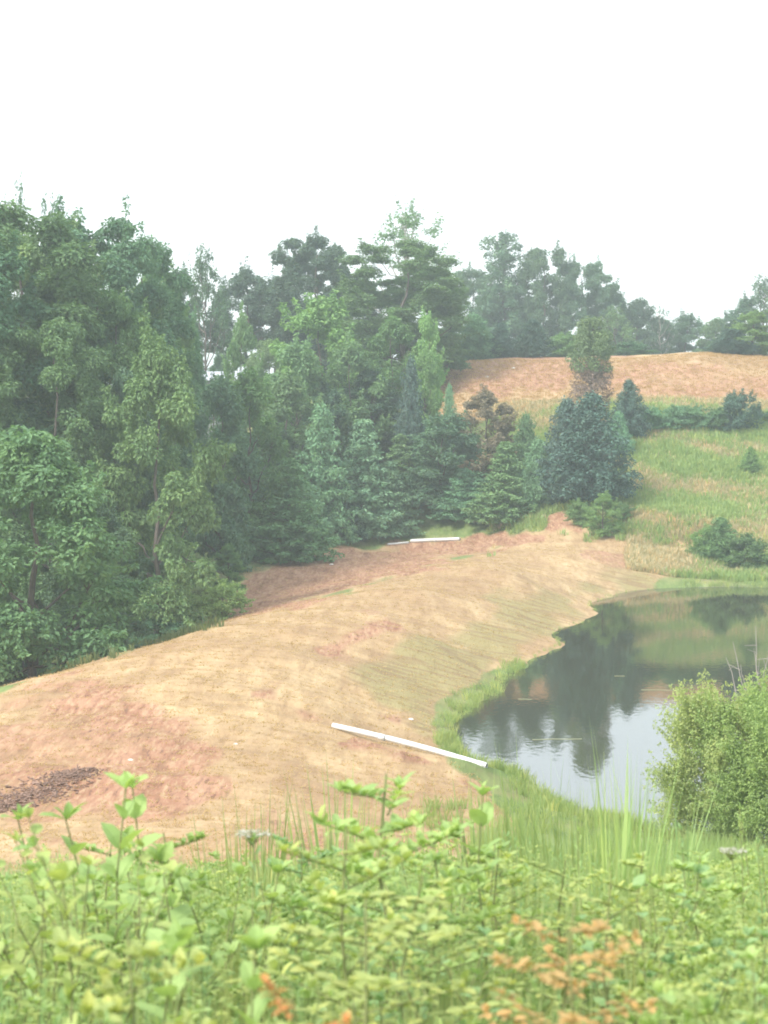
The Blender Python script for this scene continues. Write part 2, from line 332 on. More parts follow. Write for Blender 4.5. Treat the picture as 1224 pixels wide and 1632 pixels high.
# ------------------------------------------------------------------ pond
mb = MB()
wx = np.linspace(-2, 112, 80); wy = np.linspace(52, 156, 80); X, Y = np.meshgrid(wx, wy)
hh = H(X, Y, False); I = np.arange(6400).reshape(80, 80)
q = np.stack([I[:-1, :-1], I[:-1, 1:], I[1:, 1:], I[1:, :-1]], -1).reshape(-1, 4)
keep = (hh.ravel()[q].min(1) < .25) & (X.ravel()[q].min(1) > -1)
mb.add(np.stack([X, Y, np.zeros_like(X)], -1), None, q[keep])
wm, nt = nmat('pond_water')
p = N(nt, 'ShaderNodeBsdfPrincipled'); p.inputs['Base Color'].default_value = (.05, .052, .034, 1); p.inputs['Roughness'].default_value = .015; p.inputs['IOR'].default_value = 3.5; tc = N(nt, 'ShaderNodeNewGeometry').outputs['Position']
mp = N(nt, 'ShaderNodeMapping'); mp.inputs['Scale'].default_value = (1, .5, 1); nt.links.new(tc, mp.inputs[0])
bp = N(nt, 'ShaderNodeBump'); bp.inputs['Strength'].default_value = .13; bp.inputs['Distance'].default_value = .02
nt.links.new(noise(nt, 3.5, 3, .5, mp.outputs[0]), bp.inputs['Height']); nt.links.new(bp.outputs[0], p.inputs['Normal'])
nt.links.new(p.outputs[0], N(nt, 'ShaderNodeOutputMaterial').inputs[0])
tag(link('pond_water', mb.mesh('pond_water', wm)), kind='structure')

# ------------------------------------------------------------------ tree prototypes: (crown mesh, trunk mesh, height, width)
def leaves(mb, rg, cen, rad, n, size, aspect=.55, up=.6, outw=.5, rnd=.8, droop=.3, hollow=.45, stretch=0):
    """n leaf faces in every ellipsoidal clump"""
    cen = np.repeat(cen, n, 0); rad = np.repeat(rad, n, 0)
    if rad.ndim == 1: rad = np.repeat(rad[:, None], 3, 1)
    d = unit(rg.normal(size=cen.shape)); r = rg.uniform(hollow, 1, len(cen))[:, None] ** .6
    pos = cen + d * r * rad
    nrm = unit(d * outw + np.array([0, 0, up]) + rg.normal(0, rnd * .5, cen.shape))
    tan = d + rg.normal(0, .6, cen.shape) - np.array([0, 0, droop])
    s = size * rg.uniform(.6, 1.35, len(cen))
    cv = np.repeat(rg.normal(0, .11, len(cen) // n), n)
    inst(mb, QV, Q3, Q4, pos, frames(nrm, tan), np.stack([s * aspect, s, s], 1), np.clip(.5 + cv + rg.normal(0, .16, len(cen)), 0, 1))

def broadleaf(seed, h, w, prof, lobes=16, sub=7, lr=.26, cr=.55, n=70, size=.30, base=.12, dens=1.0, droop=.3, trunk_r=.2, limbs=12, flat=.7, up=.6, wisps=60, wl=.11, barkmat=BARK):
    rg = np.random.default_rng(seed); mb = MB(); tb = MB(); C = []; R = []
    lob = []
    for i in range(lobes):
        t = base + (1 - base) * ((i + rg.uniform(.2, .8)) / lobes) ** .9
        a = i * 2.399 + rg.uniform(-.5, .5); r = w / 2 * prof(t); L = lr * w * rg.uniform(.65, 1.25) * (1 - .45 * t)
        rr = max(r - L * .75, 0) * rg.uniform(.75, 1.15)
        lob.append((np.array([rr * math.cos(a), rr * math.sin(a), min(t * h, h - L * .55)]), L))
    for c_, L in lob:
        k = int(sub * dens * (L / (lr * w)) + 2)
        d = unit(rg.normal(size=(k, 3)) + np.array([c_[0], c_[1], 0]) / w * 1.6 + np.array([0, 0, .25]))
        C.append(c_ + d * L * rg.uniform(.45, 1.0, (k, 1)) * np.array([1, 1, .85])); R.append(cr * rg.uniform(.6, 1.35, k))
    C = np.concatenate(C); R = np.concatenate(R)
    C[:, 2] = np.maximum(C[:, 2], R * .6)
    leaves(mb, rg, C, np.stack([R, R, R * flat], 1), n, size, up=up, droop=droop)
    if wisps:                                            # stray shoots that break the outline
        wc, wr = [], []
        for q in rg.integers(0, len(C), wisps):
            dv = unit(C[q] - np.array([0, 0, h * .45]) + rg.normal(0, .12 * w, 3) + np.array([0, 0, .12 * h])); L = wl * w * rg.uniform(.6, 1.5); R0 = R[q]
            P = curve(C[q] + dv * R0 * .6, C[q] + dv * (R0 + L), -.08 * L, 5); tube(mb, P, np.linspace(trunk_r * .05, trunk_r * .02, 5), 3, .25); wc.append(P[1:]); wr.append(np.linspace(.34, .16, 4) * cr)
        wc = np.concatenate(wc); wr = np.concatenate(wr); wc[:, 2] = np.maximum(wc[:, 2], .15)
        leaves(mb, rg, wc, wr, max(4, int(n * .12)), size * .9, up=up, droop=droop, hollow=0)
    top = np.array([rg.normal(0, .03 * w), rg.normal(0, .03 * w), h * .9])
    tr = curve((0, 0, -.4), top, 0, 9, .012 * h, rg); tube(tb, tr, np.linspace(trunk_r, trunk_r * .15, 9), 7)
    for c_, L in lob[:limbs] if limbs < lobes else lob:
        z0 = max(.12 * h, c_[2] - rg.uniform(.12, .28) * h); k = min(z0 / (h * .9), 1) * 8; j = int(k); p0 = tr[j] + (tr[min(j + 1, 8)] - tr[j]) * (k - j)
        pts = curve(p0, c_ + (c_ - p0) * .15, -.04 * h, 6, .01 * h, rg); tube(tb, pts, np.linspace(trunk_r * .42, trunk_r * .1, 6), 5)
    for q in rg.choice(len(C), min(len(C), 45), False):
        near = min(lob, key=lambda l: np.linalg.norm(l[0] - C[q])); tube(tb, curve(near[0], C[q] * 1.01, .1, 4, .05, rg), np.linspace(trunk_r * .14, trunk_r * .05, 4), 4)
    h = float(np.percentile(np.concatenate(mb.v)[:, 2], 99.6))
    return mb.mesh('crown', LEAF), tb.mesh('trunk', barkmat, True), h, w

def conifer(seed, h, w, n=44, size=.27, levels=17, boughs=8, flat=.28, power=.8, ragged=.25, base=.03, upsweep=.12, dens=1.0, trunk_r=.13, aspect=.45, bare=None, cone=1.0, up=.75):
    rg = np.random.default_rng(seed); mb = MB(); tb = MB(); C = []; R = []; tips = []
    for l in range(levels):
        t = base + (1 - base) * l / levels
        r = w / 2 * (cone * (1 - t) ** power + (1 - cone)) * (1 if t > .1 else .85)
        nb = max(3, int(boughs * (.5 + .6 * (1 - t))))
        a0 = rg.uniform(0, 6.28)
        for b in range(nb):
            a = a0 + b * 6.283 / nb + rg.uniform(-.25, .25); L = r * rg.uniform(1 - ragged, 1 + ragged * .6); z0 = t * h + rg.uniform(-.25, .25) * h / levels
            k = max(2, int(L / (w / 2) * 6 * dens))
            s = np.linspace(.3, 1, k); dirv = np.array([math.cos(a), math.sin(a)])
            P = np.stack([dirv[0] * L * s, dirv[1] * L * s, z0 + upsweep * L * s ** 2 - .05 * L * s], 1) + rg.normal(0, .04 * w / 2, (k, 3))
            P[:, 2] = np.maximum(P[:, 2], .12)
            if bare and bare[0] < t < bare[1] and rg.random() < bare[2]: tips.append((z0, P[-1])); continue
            C.append(P); R.append(np.stack([w * .062 * (1.25 - .4 * s)] * 3, 1) * rg.uniform(.8, 1.3)); tips.append((z0, P[-1]))
    C.append(np.array([[0, 0, h * .97], [0, 0, h * .92]])); R.append(np.full((2, 3), w * .05))
    C = np.concatenate(C); R = np.concatenate(R); R[:, 2] *= flat / .5
    leaves(mb, rg, C, R, n, size, aspect=aspect, up=up, outw=.75, rnd=.8, droop=-.1)
    tube(tb, curve((0, 0, -.3), (0, 0, h * .97), 0, 8, .006 * h, rg), np.linspace(trunk_r, .02, 8), 7)
    for z0, p1 in tips: tube(tb, curve((0, 0, max(z0 - .02 * h, .05)), p1, 0, 4, .02 * w, rg), np.linspace(trunk_r * .22, .012, 4), 4)
    return mb.mesh('crown', NEEDLE), tb.mesh('trunk', BARK, True), h, w

dome = lambda t: math.sqrt(max(0, 1 - (2 * t - 1) ** 2)) * .55 + .45 * min(1, 3 * (1 - t))
full = lambda t: min(1, .80 + .6 * t) if t < .45 else max(.12, 1 - ((t - .45) / .6) ** 2.2)
bulk = lambda t: min(1, .80 + .4 * t) if t < .62 else max(.2, math.sqrt(max(0, 1 - ((t - .62) / .42) ** 2)))
oval = lambda t: max(.15, math.sin(math.pi * min(1, (t * .85 + .12))) ** .7)
PR = {}
PR['edge'] = [broadleaf(1, 12, 8, full, 22, 12, .24, .62, 150, .27, base=.03, droop=.6, trunk_r=.22), broadleaf(2, 14, 7.5, full, 24, 12, .24, .60, 150, .25, base=.03, droop=.5, trunk_r=.22)]
PR['tall'] = [broadleaf(3, 24, 9.5, bulk, 46, 12, .18, .70, 140, .28, base=.06, trunk_r=.3, limbs=20), broadleaf(4, 22, 8, bulk, 44, 12, .19, .68, 140, .28, base=.06, trunk_r=.3, limbs=20)]
PR['mid'] = [broadleaf(5, 10, 5, full, 16, 11, .27, .48, 110, .24, base=.04, trunk_r=.14), broadleaf(6, 10, 5.5, oval, 16, 11, .27, .48, 110, .24, base=.06, trunk_r=.14), broadleaf(7, 11, 5, full, 17, 10, .25, .46, 110, .24, base=.04, trunk_r=.14)]
PR['oak'] = [broadleaf(8, 18, 10, bulk, 50, 11, .15, .62, 120, .30, base=.06, trunk_r=.28, flat=.8), broadleaf(9, 18, 9, bulk, 48, 11, .16, .62, 120, .30, base=.06, trunk_r=.28, flat=.8)]
PR['highoak'] = [broadleaf(28, 16, 10, oval, 26, 11, .17, .66, 110, .32, base=.32, trunk_r=.28, flat=.8)]
PR['open'] = [broadleaf(10, 15, 8, oval, 20, 5, .18, .55, 34, .28, base=.42, trunk_r=.22, limbs=20, flat=.6, barkmat=PALEBARK), broadleaf(11, 14, 7, oval, 18, 6, .2, .55, 42, .28, base=.38, trunk_r=.2, limbs=18, flat=.6)]
PR['pine'] = [conifer(12, 9, 6, power=.95, ragged=.2), conifer(13, 9.5, 5.5, power=1.05, ragged=.22), conifer(14, 8.5, 6, power=.9, ragged=.25)]
PR['cedar'] = [conifer(15, 8, 5.5, n=46, size=.22, levels=20, boughs=10, flat=.5, power=.85, ragged=.22, upsweep=.35), conifer(16, 7, 4.5, n=46, size=.22, levels=18, boughs=9, flat=.5, power=.8, ragged=.25, upsweep=.4)]
PR['tallpine'] = [conifer(17, 16, 8, n=70, size=.34, levels=15, boughs=7, flat=.5, power=.45, ragged=.6, base=.10, upsweep=.15, trunk_r=.25, dens=1.0, cone=.75)]
PR['shrub'] = [broadleaf(19, 3, 3.2, dome, 12, 8, .3, .34, 80, .17, base=.02, trunk_r=.05), broadleaf(20, 3, 3, full, 12, 8, .3, .34, 80, .17, base=.02, trunk_r=.05)]
PR['willow'] = [broadleaf(21, 5, 4.6, bulk, 34, 16, .15, .42, 110, .105, wisps=420, wl=.15, base=.05, droop=-.3, trunk_r=.07, limbs=34, flat=1.4, up=.25)]
PR['bare'] = [broadleaf(22, 10, 5, oval, 16, 3, .2, .4, 8, .2, base=.35, trunk_r=.12, limbs=16, barkmat=PALEBARK)]

G_ = {'d': (.11, .205, .120), 'm': (.150, .265, .125), 'l': (.22, .36, .13), 'y': (.28, .37, .12), 'p': (.175, .335, .185), 'c': (.085, .165, .125), 'o': (.095, .165, .112), 'b': (.23, .22, .155), 'w': (.31, .41, .15), 'n': (.17, .29, .12)}
WID = {'edge': 1.15, 'tall': 1.35, 'mid': 1.4, 'oak': 1.02, 'highoak': 1.1, 'tallpine': 1.1, 'open': 1.1, 'pine': 1.15, 'cedar': 1.1}
rnd = random.Random(3)
def plant_tree(kind, var, px, top, wpx, D, col, label, cat='tree', group=None, name=None, base=None, rz=None, sink=0, tint=None):
    crown, trunk, h, w = PR[kind][var % len(PR[kind])]
    if base is not None:
        x, D, z = hit(px, base, dmin=(D or 40))
    else: x = xw(px, D); z = Hs(x, D)
    ht = zw(top, D) - z + sink; sw = abs(wpx) * (WID.get(kind, 1.0) if wpx > 0 else 1.0) / F * D / w
    nm = name or {'edge': 'broadleaf_tree', 'tall': 'broadleaf_tree', 'mid': 'broadleaf_tree', 'oak': 'oak_tree', 'highoak': 'oak_tree', 'open': 'sparse_tree', 'pine': 'pine_tree', 'cedar': 'cedar_tree', 'tallpine': 'pine_tree', 'sickpine': 'pine_tree', 'shrub': 'shrub', 'willow': 'willow_bush', 'bare': 'bare_tree'}[kind]
    root = bpy.data.objects.new(nm, None); COL.objects.link(root)
    root.location = (x, D, z - sink); root.rotation_euler = (0, 0, rnd.uniform(0, 6.28) if rz is None else rz); root.scale = (sw, sw, ht / h)
    tag(root, label, cat, group)
    c0 = G_[col]; q = rnd.uniform(.85, 1.2); j = [q * rnd.uniform(.94, 1.06) for _ in range(3)]
    link('crown', crown, root, color=tuple(a * b for a, b in zip(c0, j))); link('trunk', trunk, root)
    return root
TL = 'trees of the left wood'; TB = 'trees along the skyline'; TM = 'young trees below the skyline'; TP = 'young pines edging the cleared strip'; TH = 'shrubs in front of the hill field'
T = plant_tree
# left wood
T('edge', 0, 50, 692, 270, 95, 'm', 'big leafy tree at the left edge with layered boughs touching the ground behind the dam', group=TL)
T('edge', 1, 150, 800, 130, 104, 'd', 'darker tree squeezed between the two biggest leafy trees at lower left', group=TL)
T('edge', 1, 250, 545, 160, 118, 'n', 'tall green tree with yellowish right side standing above the weedy patch', group=TL)
T('edge', 0, 205, 600, 130, 124, 'd', 'dark blue-green tree behind the tree with the yellowish right side', group=TL)
T('tall', 0, 15, 345, 250, 128, 'm', 'highest broad tree at the left edge of the wood', group=TL)
T('tall', 1, 148, 348, 165, 138, 'd', 'tall dark dome-topped tree second from the left on the skyline', group=TL)
T('tall', 0, 222, 392, 140, 146, 'd', 'tall tree where the left wood starts sloping down to the right', group=TL)
T('tall', 1, 250, 440, -110, 152, 'n', 'tree on the descending right shoulder of the left wood', group=TL)
T('open', 0, 32, 298, 90, 150, 'd', 'thin tree top poking out highest above the left wood', group=TL)
T('open', 1, 85, 322, 90, 158, 'd', 'second thin tree top poking above the left wood', group=TL)
T('open', 1, 195, 362, 80, 160, 'd', 'lacy tree top above the right part of the left wood', group=TL)
T('open', 0, 240, 392, 80, 168, 'd', 'lacy lower tree top at the right end of the left wood', group=TL)
T('tall', 0, 80, 520, 150, 120, 'm', 'mid-height tree filling the left wood behind the big leafy tree', group=TL)
T('tall', 1, 75, 375, 150, 136, 'n', 'lighter tall tree between the highest broad tree and the dark dome-topped one', group=TL)
T('tall', 0, 180, 470, 130, 132, 'n', 'tree filling the left wood under the dark dome-topped one', group=TL)
T('tall', 1, -70, 360, 200, 122, 'd', 'tree cut by the left edge of the photograph', group=TL)
T('mid', 0, 296, 502, -80, 160, 'd', 'rounded grey-green tree just right of the left wood', group=TM)
T('mid', 1, 388, 500, -74, 185, 'n', 'single oval light tree in front of the pale gap in the skyline wood', group=TM)
T('mid', 2, 400, 592, -120, 158, 'n', 'tree with a yellow-green top right of the left wood', group=TM)
T('mid', 0, 346, 604, 90, 150, 'd', 'shaded tree beside the yellowish right side of the left wood', group=TM)
T('mid', 1, 338, 613, 100, 172, 'm', 'low tree directly below the pale roof', group=TM)
T('mid', 2, 430, 665, 90, 172, 'd', 'dark tree behind the leftmost young pine', group=TM)
# skyline
T('oak', 0, 268, 432, 110, 225, 'o', 'dark round tree at the left start of the skyline row', group=TB)
T('open', 1, 328, 396, 85, 215, 'd', 'airy tree with see-through crown left of the dark oaks', group=TB)
T('highoak', 0, 393, 430, 120, 232, 'o', 'flat-topped dark oak above the pale gap', group=TB)
T('highoak', 0, 440, 445, 90, 240, 'o', 'low dark oak between the flat-topped and the domed oak', group=TB)
T('oak', 1, 502, 382, 140, 228, 'o', 'large domed dark oak left of the highest bare-branched tree', group=TB)
T('oak', 0, 505, 402, 110, 246, 'o', 'dark oak close behind the large domed one', group=TB)
T('oak', 0, 560, 440, 90, 236, 'o', 'dark oak filling the dip right of the domed oak', group=TB)
T('open', 0, 650, 322, 150, 224, 'm', 'highest airy tree with visible pale branches in the middle of the skyline', group=TB)
T('tall', 0, 640, 392, 150, 208, 'n', 'broad lighter green tree in front of the highest airy tree', group=TB)
T('tall', 1, 682, 428, -120, 212, 'n', 'right half of the lighter green pair under the airy tree', group=TB)
T('tall', 0, 590, 450, 90, 213, 'n', 'light green tree at the left foot of the airy tree', group=TB)
T('oak', 1, 752, 433, 90, 298, 'd', 'low dark tree in the dip left of the tall ragged pine', group=TB)
T('tallpine', 0, 803, 368, 120, 294, 'd', 'tall ragged dark pine with separate layered boughs on top', group=TB)
T('oak', 0, 803, 455, 100, 292, 'd', 'dark round tree under the tall ragged pine', group=TB)
T('oak', 1, 868, 400, 100, 292, 'd', 'dark tree right of the tall ragged pine', group=TB)
T('oak', 0, 925, 420, 110, 294, 'd', 'dark tree above the pine with the bare middle', group=TB)
T('oak', 1, 965, 455, 70, 298, 'd', 'small dark round-headed tree stepping down the right skyline', group=TB)
T('open', 1, 980, 490, 70, 288, 'n', 'pale-branched thin tree at the right foot of the skyline row', group=TB)
T('edge', 0, 1015, 480, -90, 300, 'd', 'dark tree above the left part of the mown hill crest', group=TB)
T('bare', 0, 1052, 485, 60, 298, 'o', 'nearly bare twiggy tree in the lowest skyline dip', group=TB)
T('edge', 1, 1092, 502, -90, 302, 'd', 'low round-headed tree in the lowest skyline dip', group=TB)
T('edge', 0, 1140, 510, -80, 298, 'm', 'low tree left of the yellow-green tree on the crest', group=TB)
T('edge', 0, 1056, 512, -80, 306, 'o', 'low dark tree behind the nearly bare twiggy one', group=TB)
T('edge', 1, 985, 500, -70, 304, 'd', 'dark tree behind the pale-branched thin one', group=TB)
T('edge', 0, 428, 545, -74, 212, 'n', 'small tree partly closing the pale gap in the skyline wood', group=TM)
T('edge', 1, 352, 565, -60, 209, 'd', 'small dark tree at the foot of the airy tree beside the pale roof', group=TM)
T('open', 1, 1216, 440, 80, 294, 'd', 'tall thin tree at the right edge of the skyline', group=TB)
T('edge', 1, 1185, 476, -90, 296, 'd', 'dark tree behind the yellow-green tree on the crest', group=TB)
T('mid', 2, 1198, 498, -76, 219, 'l', 'yellow-green tree at the right end of the hill crest', group=TM)
T('cedar', 0, 1165, 524, 85, 218, 'c', 'dark bush-like cedar on the hill crest below the yellow-green tree', group=TM)
T('mid', 0, 1260, 470, 100, 225, 'm', 'tree cut by the right edge of the photograph on the hill crest', group=TM)
T('cedar', 1, 755, 502, 80, 219, 'p', 'left of the three conifers on the edge of the hill field', group='conifers on the edge of the hill field')
T('cedar', 0, 798, 515, 60, 220, 'c', 'middle, dark one of the three conifers on the edge of the hill field', group='conifers on the edge of the hill field')
T('cedar', 1, 848, 510, 62, 219, 'c', 'right, pointed one of the three conifers on the edge of the hill field', group='conifers on the edge of the hill field')
T('shrub', 0, 900, 530, 70, 221, 'n', 'low shrub right of the three conifers on the field edge', 'shrub')
T('shrub', 1, 1000, 545, 70, 221, 'd', 'low dark shrub at the foot of the skyline row', 'shrub')
# middle mass
T('mid', 2, 510, 474, 115, 190, 'l', 'bright light green tree top in the centre of the wood', group=TM)
T('mid', 0, 470, 545, 90, 182, 'm', 'tree at the left foot of the bright light green top', group=TM)
T('mid', 1, 560, 545, 90, 184, 'n', 'tree at the right foot of the bright light green top', group=TM)
T('mid', 1, 627, 505, 80, 190, 'n', 'round-headed tree left of the narrow yellow-green one', group=TM)
T('mid', 0, 680, 500, -60, 188, 'l', 'narrow yellow-green tree at the left end of the hill field', group=TM)
T('mid', 0, 676, 560, -66, 185, 'n', 'bushy tree under the narrow yellow-green one', group=TM)
T('cedar', 1, 655, 572, 58, 180, 'c', 'small dark blue-green cedar in the middle of the wood', group=TM)
T('mid', 2, 590, 590, 90, 186, 'd', 'rounded tree behind the row of young pines', group=TM)
T('mid', 1, 530, 620, 90, 182, 'd', 'dark rounded tree in the middle of the wood', group=TM)
T('mid', 0, 640, 630, 80, 186, 'd', 'tree below the small dark cedar', group=TM)
T('mid', 2, 455, 600, 100, 174, 'm', 'rounded tree above the leftmost young pine', group=TM)
T('cedar', 0, 716, 612, -44, 182, 'p', 'pointed dark conifer at the left corner of the hill field', group=TM)
T('mid', 1, 772, 622, 84, 178, 'b', 'brownish half-bare bushy tree above the right end of the pine row', group=TM)
T('mid', 0, 705, 660, 90, 176, 'd', 'dull green tree left of the brownish bushy one', group=TM)
T('cedar', 1, 838, 660, 60, 176, 'm', 'slim conifer between the pine row and the big cedar', group=TM)
T('mid', 1, 810, 720, 60, 178, 'd', 'tree behind the right end of the pine row', group=TM)
T('cedar', 0, 860, 700, 80, 170, 'p', 'dark conifer filling the gap left of the big cedar', group=TM)
# pines by the cleared strip
T('pine', 0, 395, 690, 120, 160, 'p', 'leftmost young pine, with shaded trunks at the foot', group=TP)
T('pine', 1, 460, 728, 150, 157, 'm', 'broad young pine standing farthest forward at the left end of the row', group=TP)
T('pine', 2, 512, 640, 110, 170, 'p', 'tall narrow young pine behind the broad left one', group=TP)
T('pine', 0, 580, 668, 130, 174, 'p', 'young pine second from the left in the front row', group=TP)
T('pine', 1, 640, 690, 100, 179, 'n', 'young pine in the middle of the front row behind the far pipe', group=TP)
T('pine', 2, 695, 676, 120, 179, 'p', 'young pine right of the middle of the front row', group=TP)
T('pine', 0, 752, 690, 110, 177, 'p', 'young pine second from the right in the front row', group=TP)
T('pine', 1, 805, 702, 115, 170, 'n', 'rightmost broad young pine ending beside the bare clay path', group=TP)
T('pine', 0, 622, 735, 100, 174, 'p', 'short light young pine behind the left end of the far pipe', group=TP)
T('pine', 2, 740, 745, 100, 174, 'p', 'short young pine in front of the right half of the row', group=TP)
T('pine', 1, 545, 760, 90, 172, 'c', 'short dark young pine in front of the left half of the row', group=TP)
# around the big cedar
T('cedar', 0, 942, 626, 150, 167, 'c', 'big dense dark cedar at the end of the dam', rz=1.0)
T('cedar', 1, 903, 636, 95, 169, 'c', 'second, lower peak of dense dark cedar on the left of the big one')
def sickpine():
    D = 186; x = xw(942, D); z = Hs(x, D); h = zw(506, D) - z; rg = np.random.default_rng(31); root = bpy.data.objects.new('pine_tree', None); COL.objects.link(root); root.location = (x, D, z)
    tag(root, 'lanky pine with a green top and brown bare middle above the big cedar', 'tree')
    for nm_, t0, t1, n_, w_, k_, col in (('crown', .56, .97, 80, 2.0, 100, (.16, .24, .105)), ('dead_foliage', .03, .62, 130, 1.75, 60, (.27, .20, .165))):
        t = rg.uniform(t0, t1, n_); a = rg.uniform(0, 6.28, n_); r_ = w_ * np.sqrt(rg.random(n_)) * (1 if nm_ != 'crown' else np.clip((1.06 - t) * 3.6, .2, 1)); mb = MB()
        leaves(mb, rg, np.column_stack([r_ * np.cos(a), r_ * np.sin(a), t * h]), rg.uniform(.4, .65, n_), k_, .26, aspect=.4, up=.7)
        link(nm_, mb.mesh(nm_, NEEDLE), root, color=col)
    tb = MB(); tube(tb, curve((0, 0, -.3), (.1, 0, h * .95), 0, 8, .05, rg), np.linspace(.2, .03, 8), 7)
    for q in range(26):
        t = rg.uniform(.08, .9); a = rg.uniform(0, 6.28); L = rg.uniform(.8, 2); tube(tb, curve((0, 0, t * h), (L * math.cos(a), L * math.sin(a), t * h + .4), 0, 4, .06, rg), np.linspace(.05, .015, 4), 4)
    link('trunk', tb.mesh('trunk', BARK, True), root)
sickpine()
T('cedar', 1, 1002, 606, 66, 184, 'c', 'dark upright cedar at the left end of the shrub hedge', group=TH)
T('cedar', 0, 985, 655, 50, 180, 'p', 'small cedar between the big cedar and the shrub hedge', group=TH)
for i, (px, tp, w_, l_) in enumerate(((1042, 648, 60, 'leftmost low dark shrub of the hedge below the hill field'), (1078, 646, 60, 'second low shrub of the hedge below the hill field'), (1108, 644, 60, 'third low shrub of the hedge below the hill field'), (1140, 650, 50, 'lighter low shrub left of the round dark one in the hedge'))):
    T('shrub', i, px, tp, w_, 187, 'pppm'[i], l_, 'shrub', TH)
T('shrub', 0, 1177, 622, 70, 187, 'c', 'large round dark shrub at the right end of the hedge', 'shrub', TH)
T('shrub', 1, 1230, 655, 50, 190, 'n', 'low green shrub at the right edge below the hill field', 'shrub', TH)
T('cedar', 1, 1196, 712, 34, 175, 'l', 'lone light green sapling in the meadow on the right', name='sapling')
T('cedar', 0, 1150, 824, 78, 153, 'n', 'dark bushy tree on the far shore of the pond', rz=2)
T('shrub', 0, 1122, 836, 40, 153, 'l', 'light green shrub on the left of the far shore bush', 'shrub')
T('shrub', 1, 1188, 850, 80, 151, 'n', 'olive shrub on the right of the far shore bush', 'shrub')
T('mid', 1, 962, 786, 40, 160, 'l', 'yellow-green sapling in front of the big cedar', name='sapling')
T('shrub', 0, 925, 795, 44, 163, 'n', 'low shrub at the left foot of the big cedar', 'shrub')
T('shrub', 1, 993, 800, 40, 163, 'n', 'low shrub at the right foot of the big cedar', 'shrub')
# weedy corner left of the cleared strip
T('shrub', 0, 352, 925, 84, 121, 'w', 'bright green weedy clump beside the cleared clay', 'shrub')
T('shrub', 1, 300, 955, 90, 126, 'm', 'duller weedy clump behind the dam below the left wood', 'shrub')
T('mid', 2, 362, 868, 40, 140, 'n', 'slender vine-covered sapling at the edge of the cleared clay', name='sapling')
T('shrub', 1, 250, 985, 90, 116, 'd', 'dark undergrowth shrub at the foot of the left wood', 'shrub')
T('shrub', 0, 170, 1000, 100, 108, 'd', 'dark undergrowth shrub under the two biggest leafy trees', 'shrub')
T('shrub', 0, -10, 1040, 120, 97, 'd', 'dark undergrowth shrub at the left edge behind the dam', 'shrub')
# near shore
wl = T('willow', 0, 1148, 1092, 172, 59, 'w', 'feathery yellow-green willow bush at the near shore', 'bush', rz=.4)
T('willow', 0, 1238, 1088, 190, 57.5, 'w', 'second willow bush cut by the right edge of the photograph', 'bush', rz=2.4)

# ------------------------------------------------------------------ leafless branch sticking out behind the willow
def deadbranch():
    mb = MB(); rg = np.random.default_rng(8)
    x, D = xw(1215, 66), 66; z = 0
    root = np.array([0, 0, -.4])
    for px, py in ((1158, 1048), (1172, 1025), (1200, 1032), (1212, 1002), (1228, 1010), (1190, 1080), (1240, 1040)):
        tip = np.array([xw(px, D) - x, rg.uniform(-.6, .6), zw(py, D) - z]); mid = tip * np.array([.55, .5, .62]) + rg.normal(0, .08, 3)
        tube(mb, np.concatenate([curve(root, mid, 0, 4, .03, rg)[:-1], curve(mid, tip, .05, 4, .04, rg)]), np.linspace(.035, .009, 7), 5)
        for _ in range(3):
            a = mid + (tip - mid) * rg.uniform(.2, .8); tube(mb, curve(a, a + rg.normal(0, .28, 3) + np.array([0, 0, .12]), 0, 3), np.linspace(.012, .006, 3), 4)
    o = link('dead_branch', mb.mesh('dead_branch', PALEBARK, True), loc=(x, D, z))
    tag(o, 'bare grey branches standing in the water behind the willow', 'branch')
deadbranch()

# ------------------------------------------------------------------ pipes
def pipe(p0, p1, r, label, group, collars=(.35,), sag=.0, dark_band=False):
    (x0, y0, z0), (x1, y1, z1) = p0, p1
    root = bpy.data.objects.new('drain_pipe', None); COL.objects.link(root); root.location = (x0, y0, z0); tag(root, label, 'pipe', group)
    d = np.array([x1 - x0, y1 - y0, z1 - z0]); n = 14
    s = np.linspace(0, 1, n)[:, None]; P = s * d; P[:, 2] += r - .03 + sag * np.sin(np.pi * s[:, 0]); P[:, 1] += .06 * np.sin(np.pi * s[:, 0] * 1.0)
    mb = MB(); tube(mb, P, r, 16); tube(mb, P, r * .9, 16)
    a = np.arange(16) * 2 * np.pi / 16                       # ring closing the wall at both ends
    for k in (0, n - 1):
        v = []; base = np.concatenate(mb.v)
        o1 = base[k * 16:(k + 1) * 16]; o2 = base[n * 16 + k * 16: n * 16 + (k + 1) * 16]
        mb.add(np.concatenate([o1, o2]), None, [(j, (j + 1) % 16, 16 + (j + 1) % 16, 16 + j) for j in range(16)])
    link('barrel', mb.mesh('barrel', PVC, True), root)
    for c_ in collars:
        mb = MB(); q = P[0] + (P[-1] - P[0]) * c_; q[2] += sag * math.sin(math.pi * c_) ; u = d / np.linalg.norm(d)
        tube(mb, [q - u * .13, q - u * .125, q + u * .125, q + u * .13], [r * .98, r * 1.13, r * 1.13, r * .98], 16); link('collar', mb.mesh('collar', PVC, True), root)
    return root
PG = 'white drain pipes left on the ground'
a_ = hit(530, 1163, 55); b_ = hit(606, 1178, 55); c__ = hit(777, 1229, 55)
pipe(a_, c__, .105, 'long white plastic pipe lying on the near slope of the dam by the pond', PG, (.33, .97), .06)
a_ = hit(655, 865, 150); b_ = hit(733, 862, 150)
pipe(a_, b_, .16, 'white plastic pipe lying at the foot of the young pines', PG, (.5,))
a_ = hit(618, 869, 150); b_ = hit(652, 866, 150)
pipe(a_, b_, .09, 'short thin white pipe piece left of the far pipe', PG, (.9,))
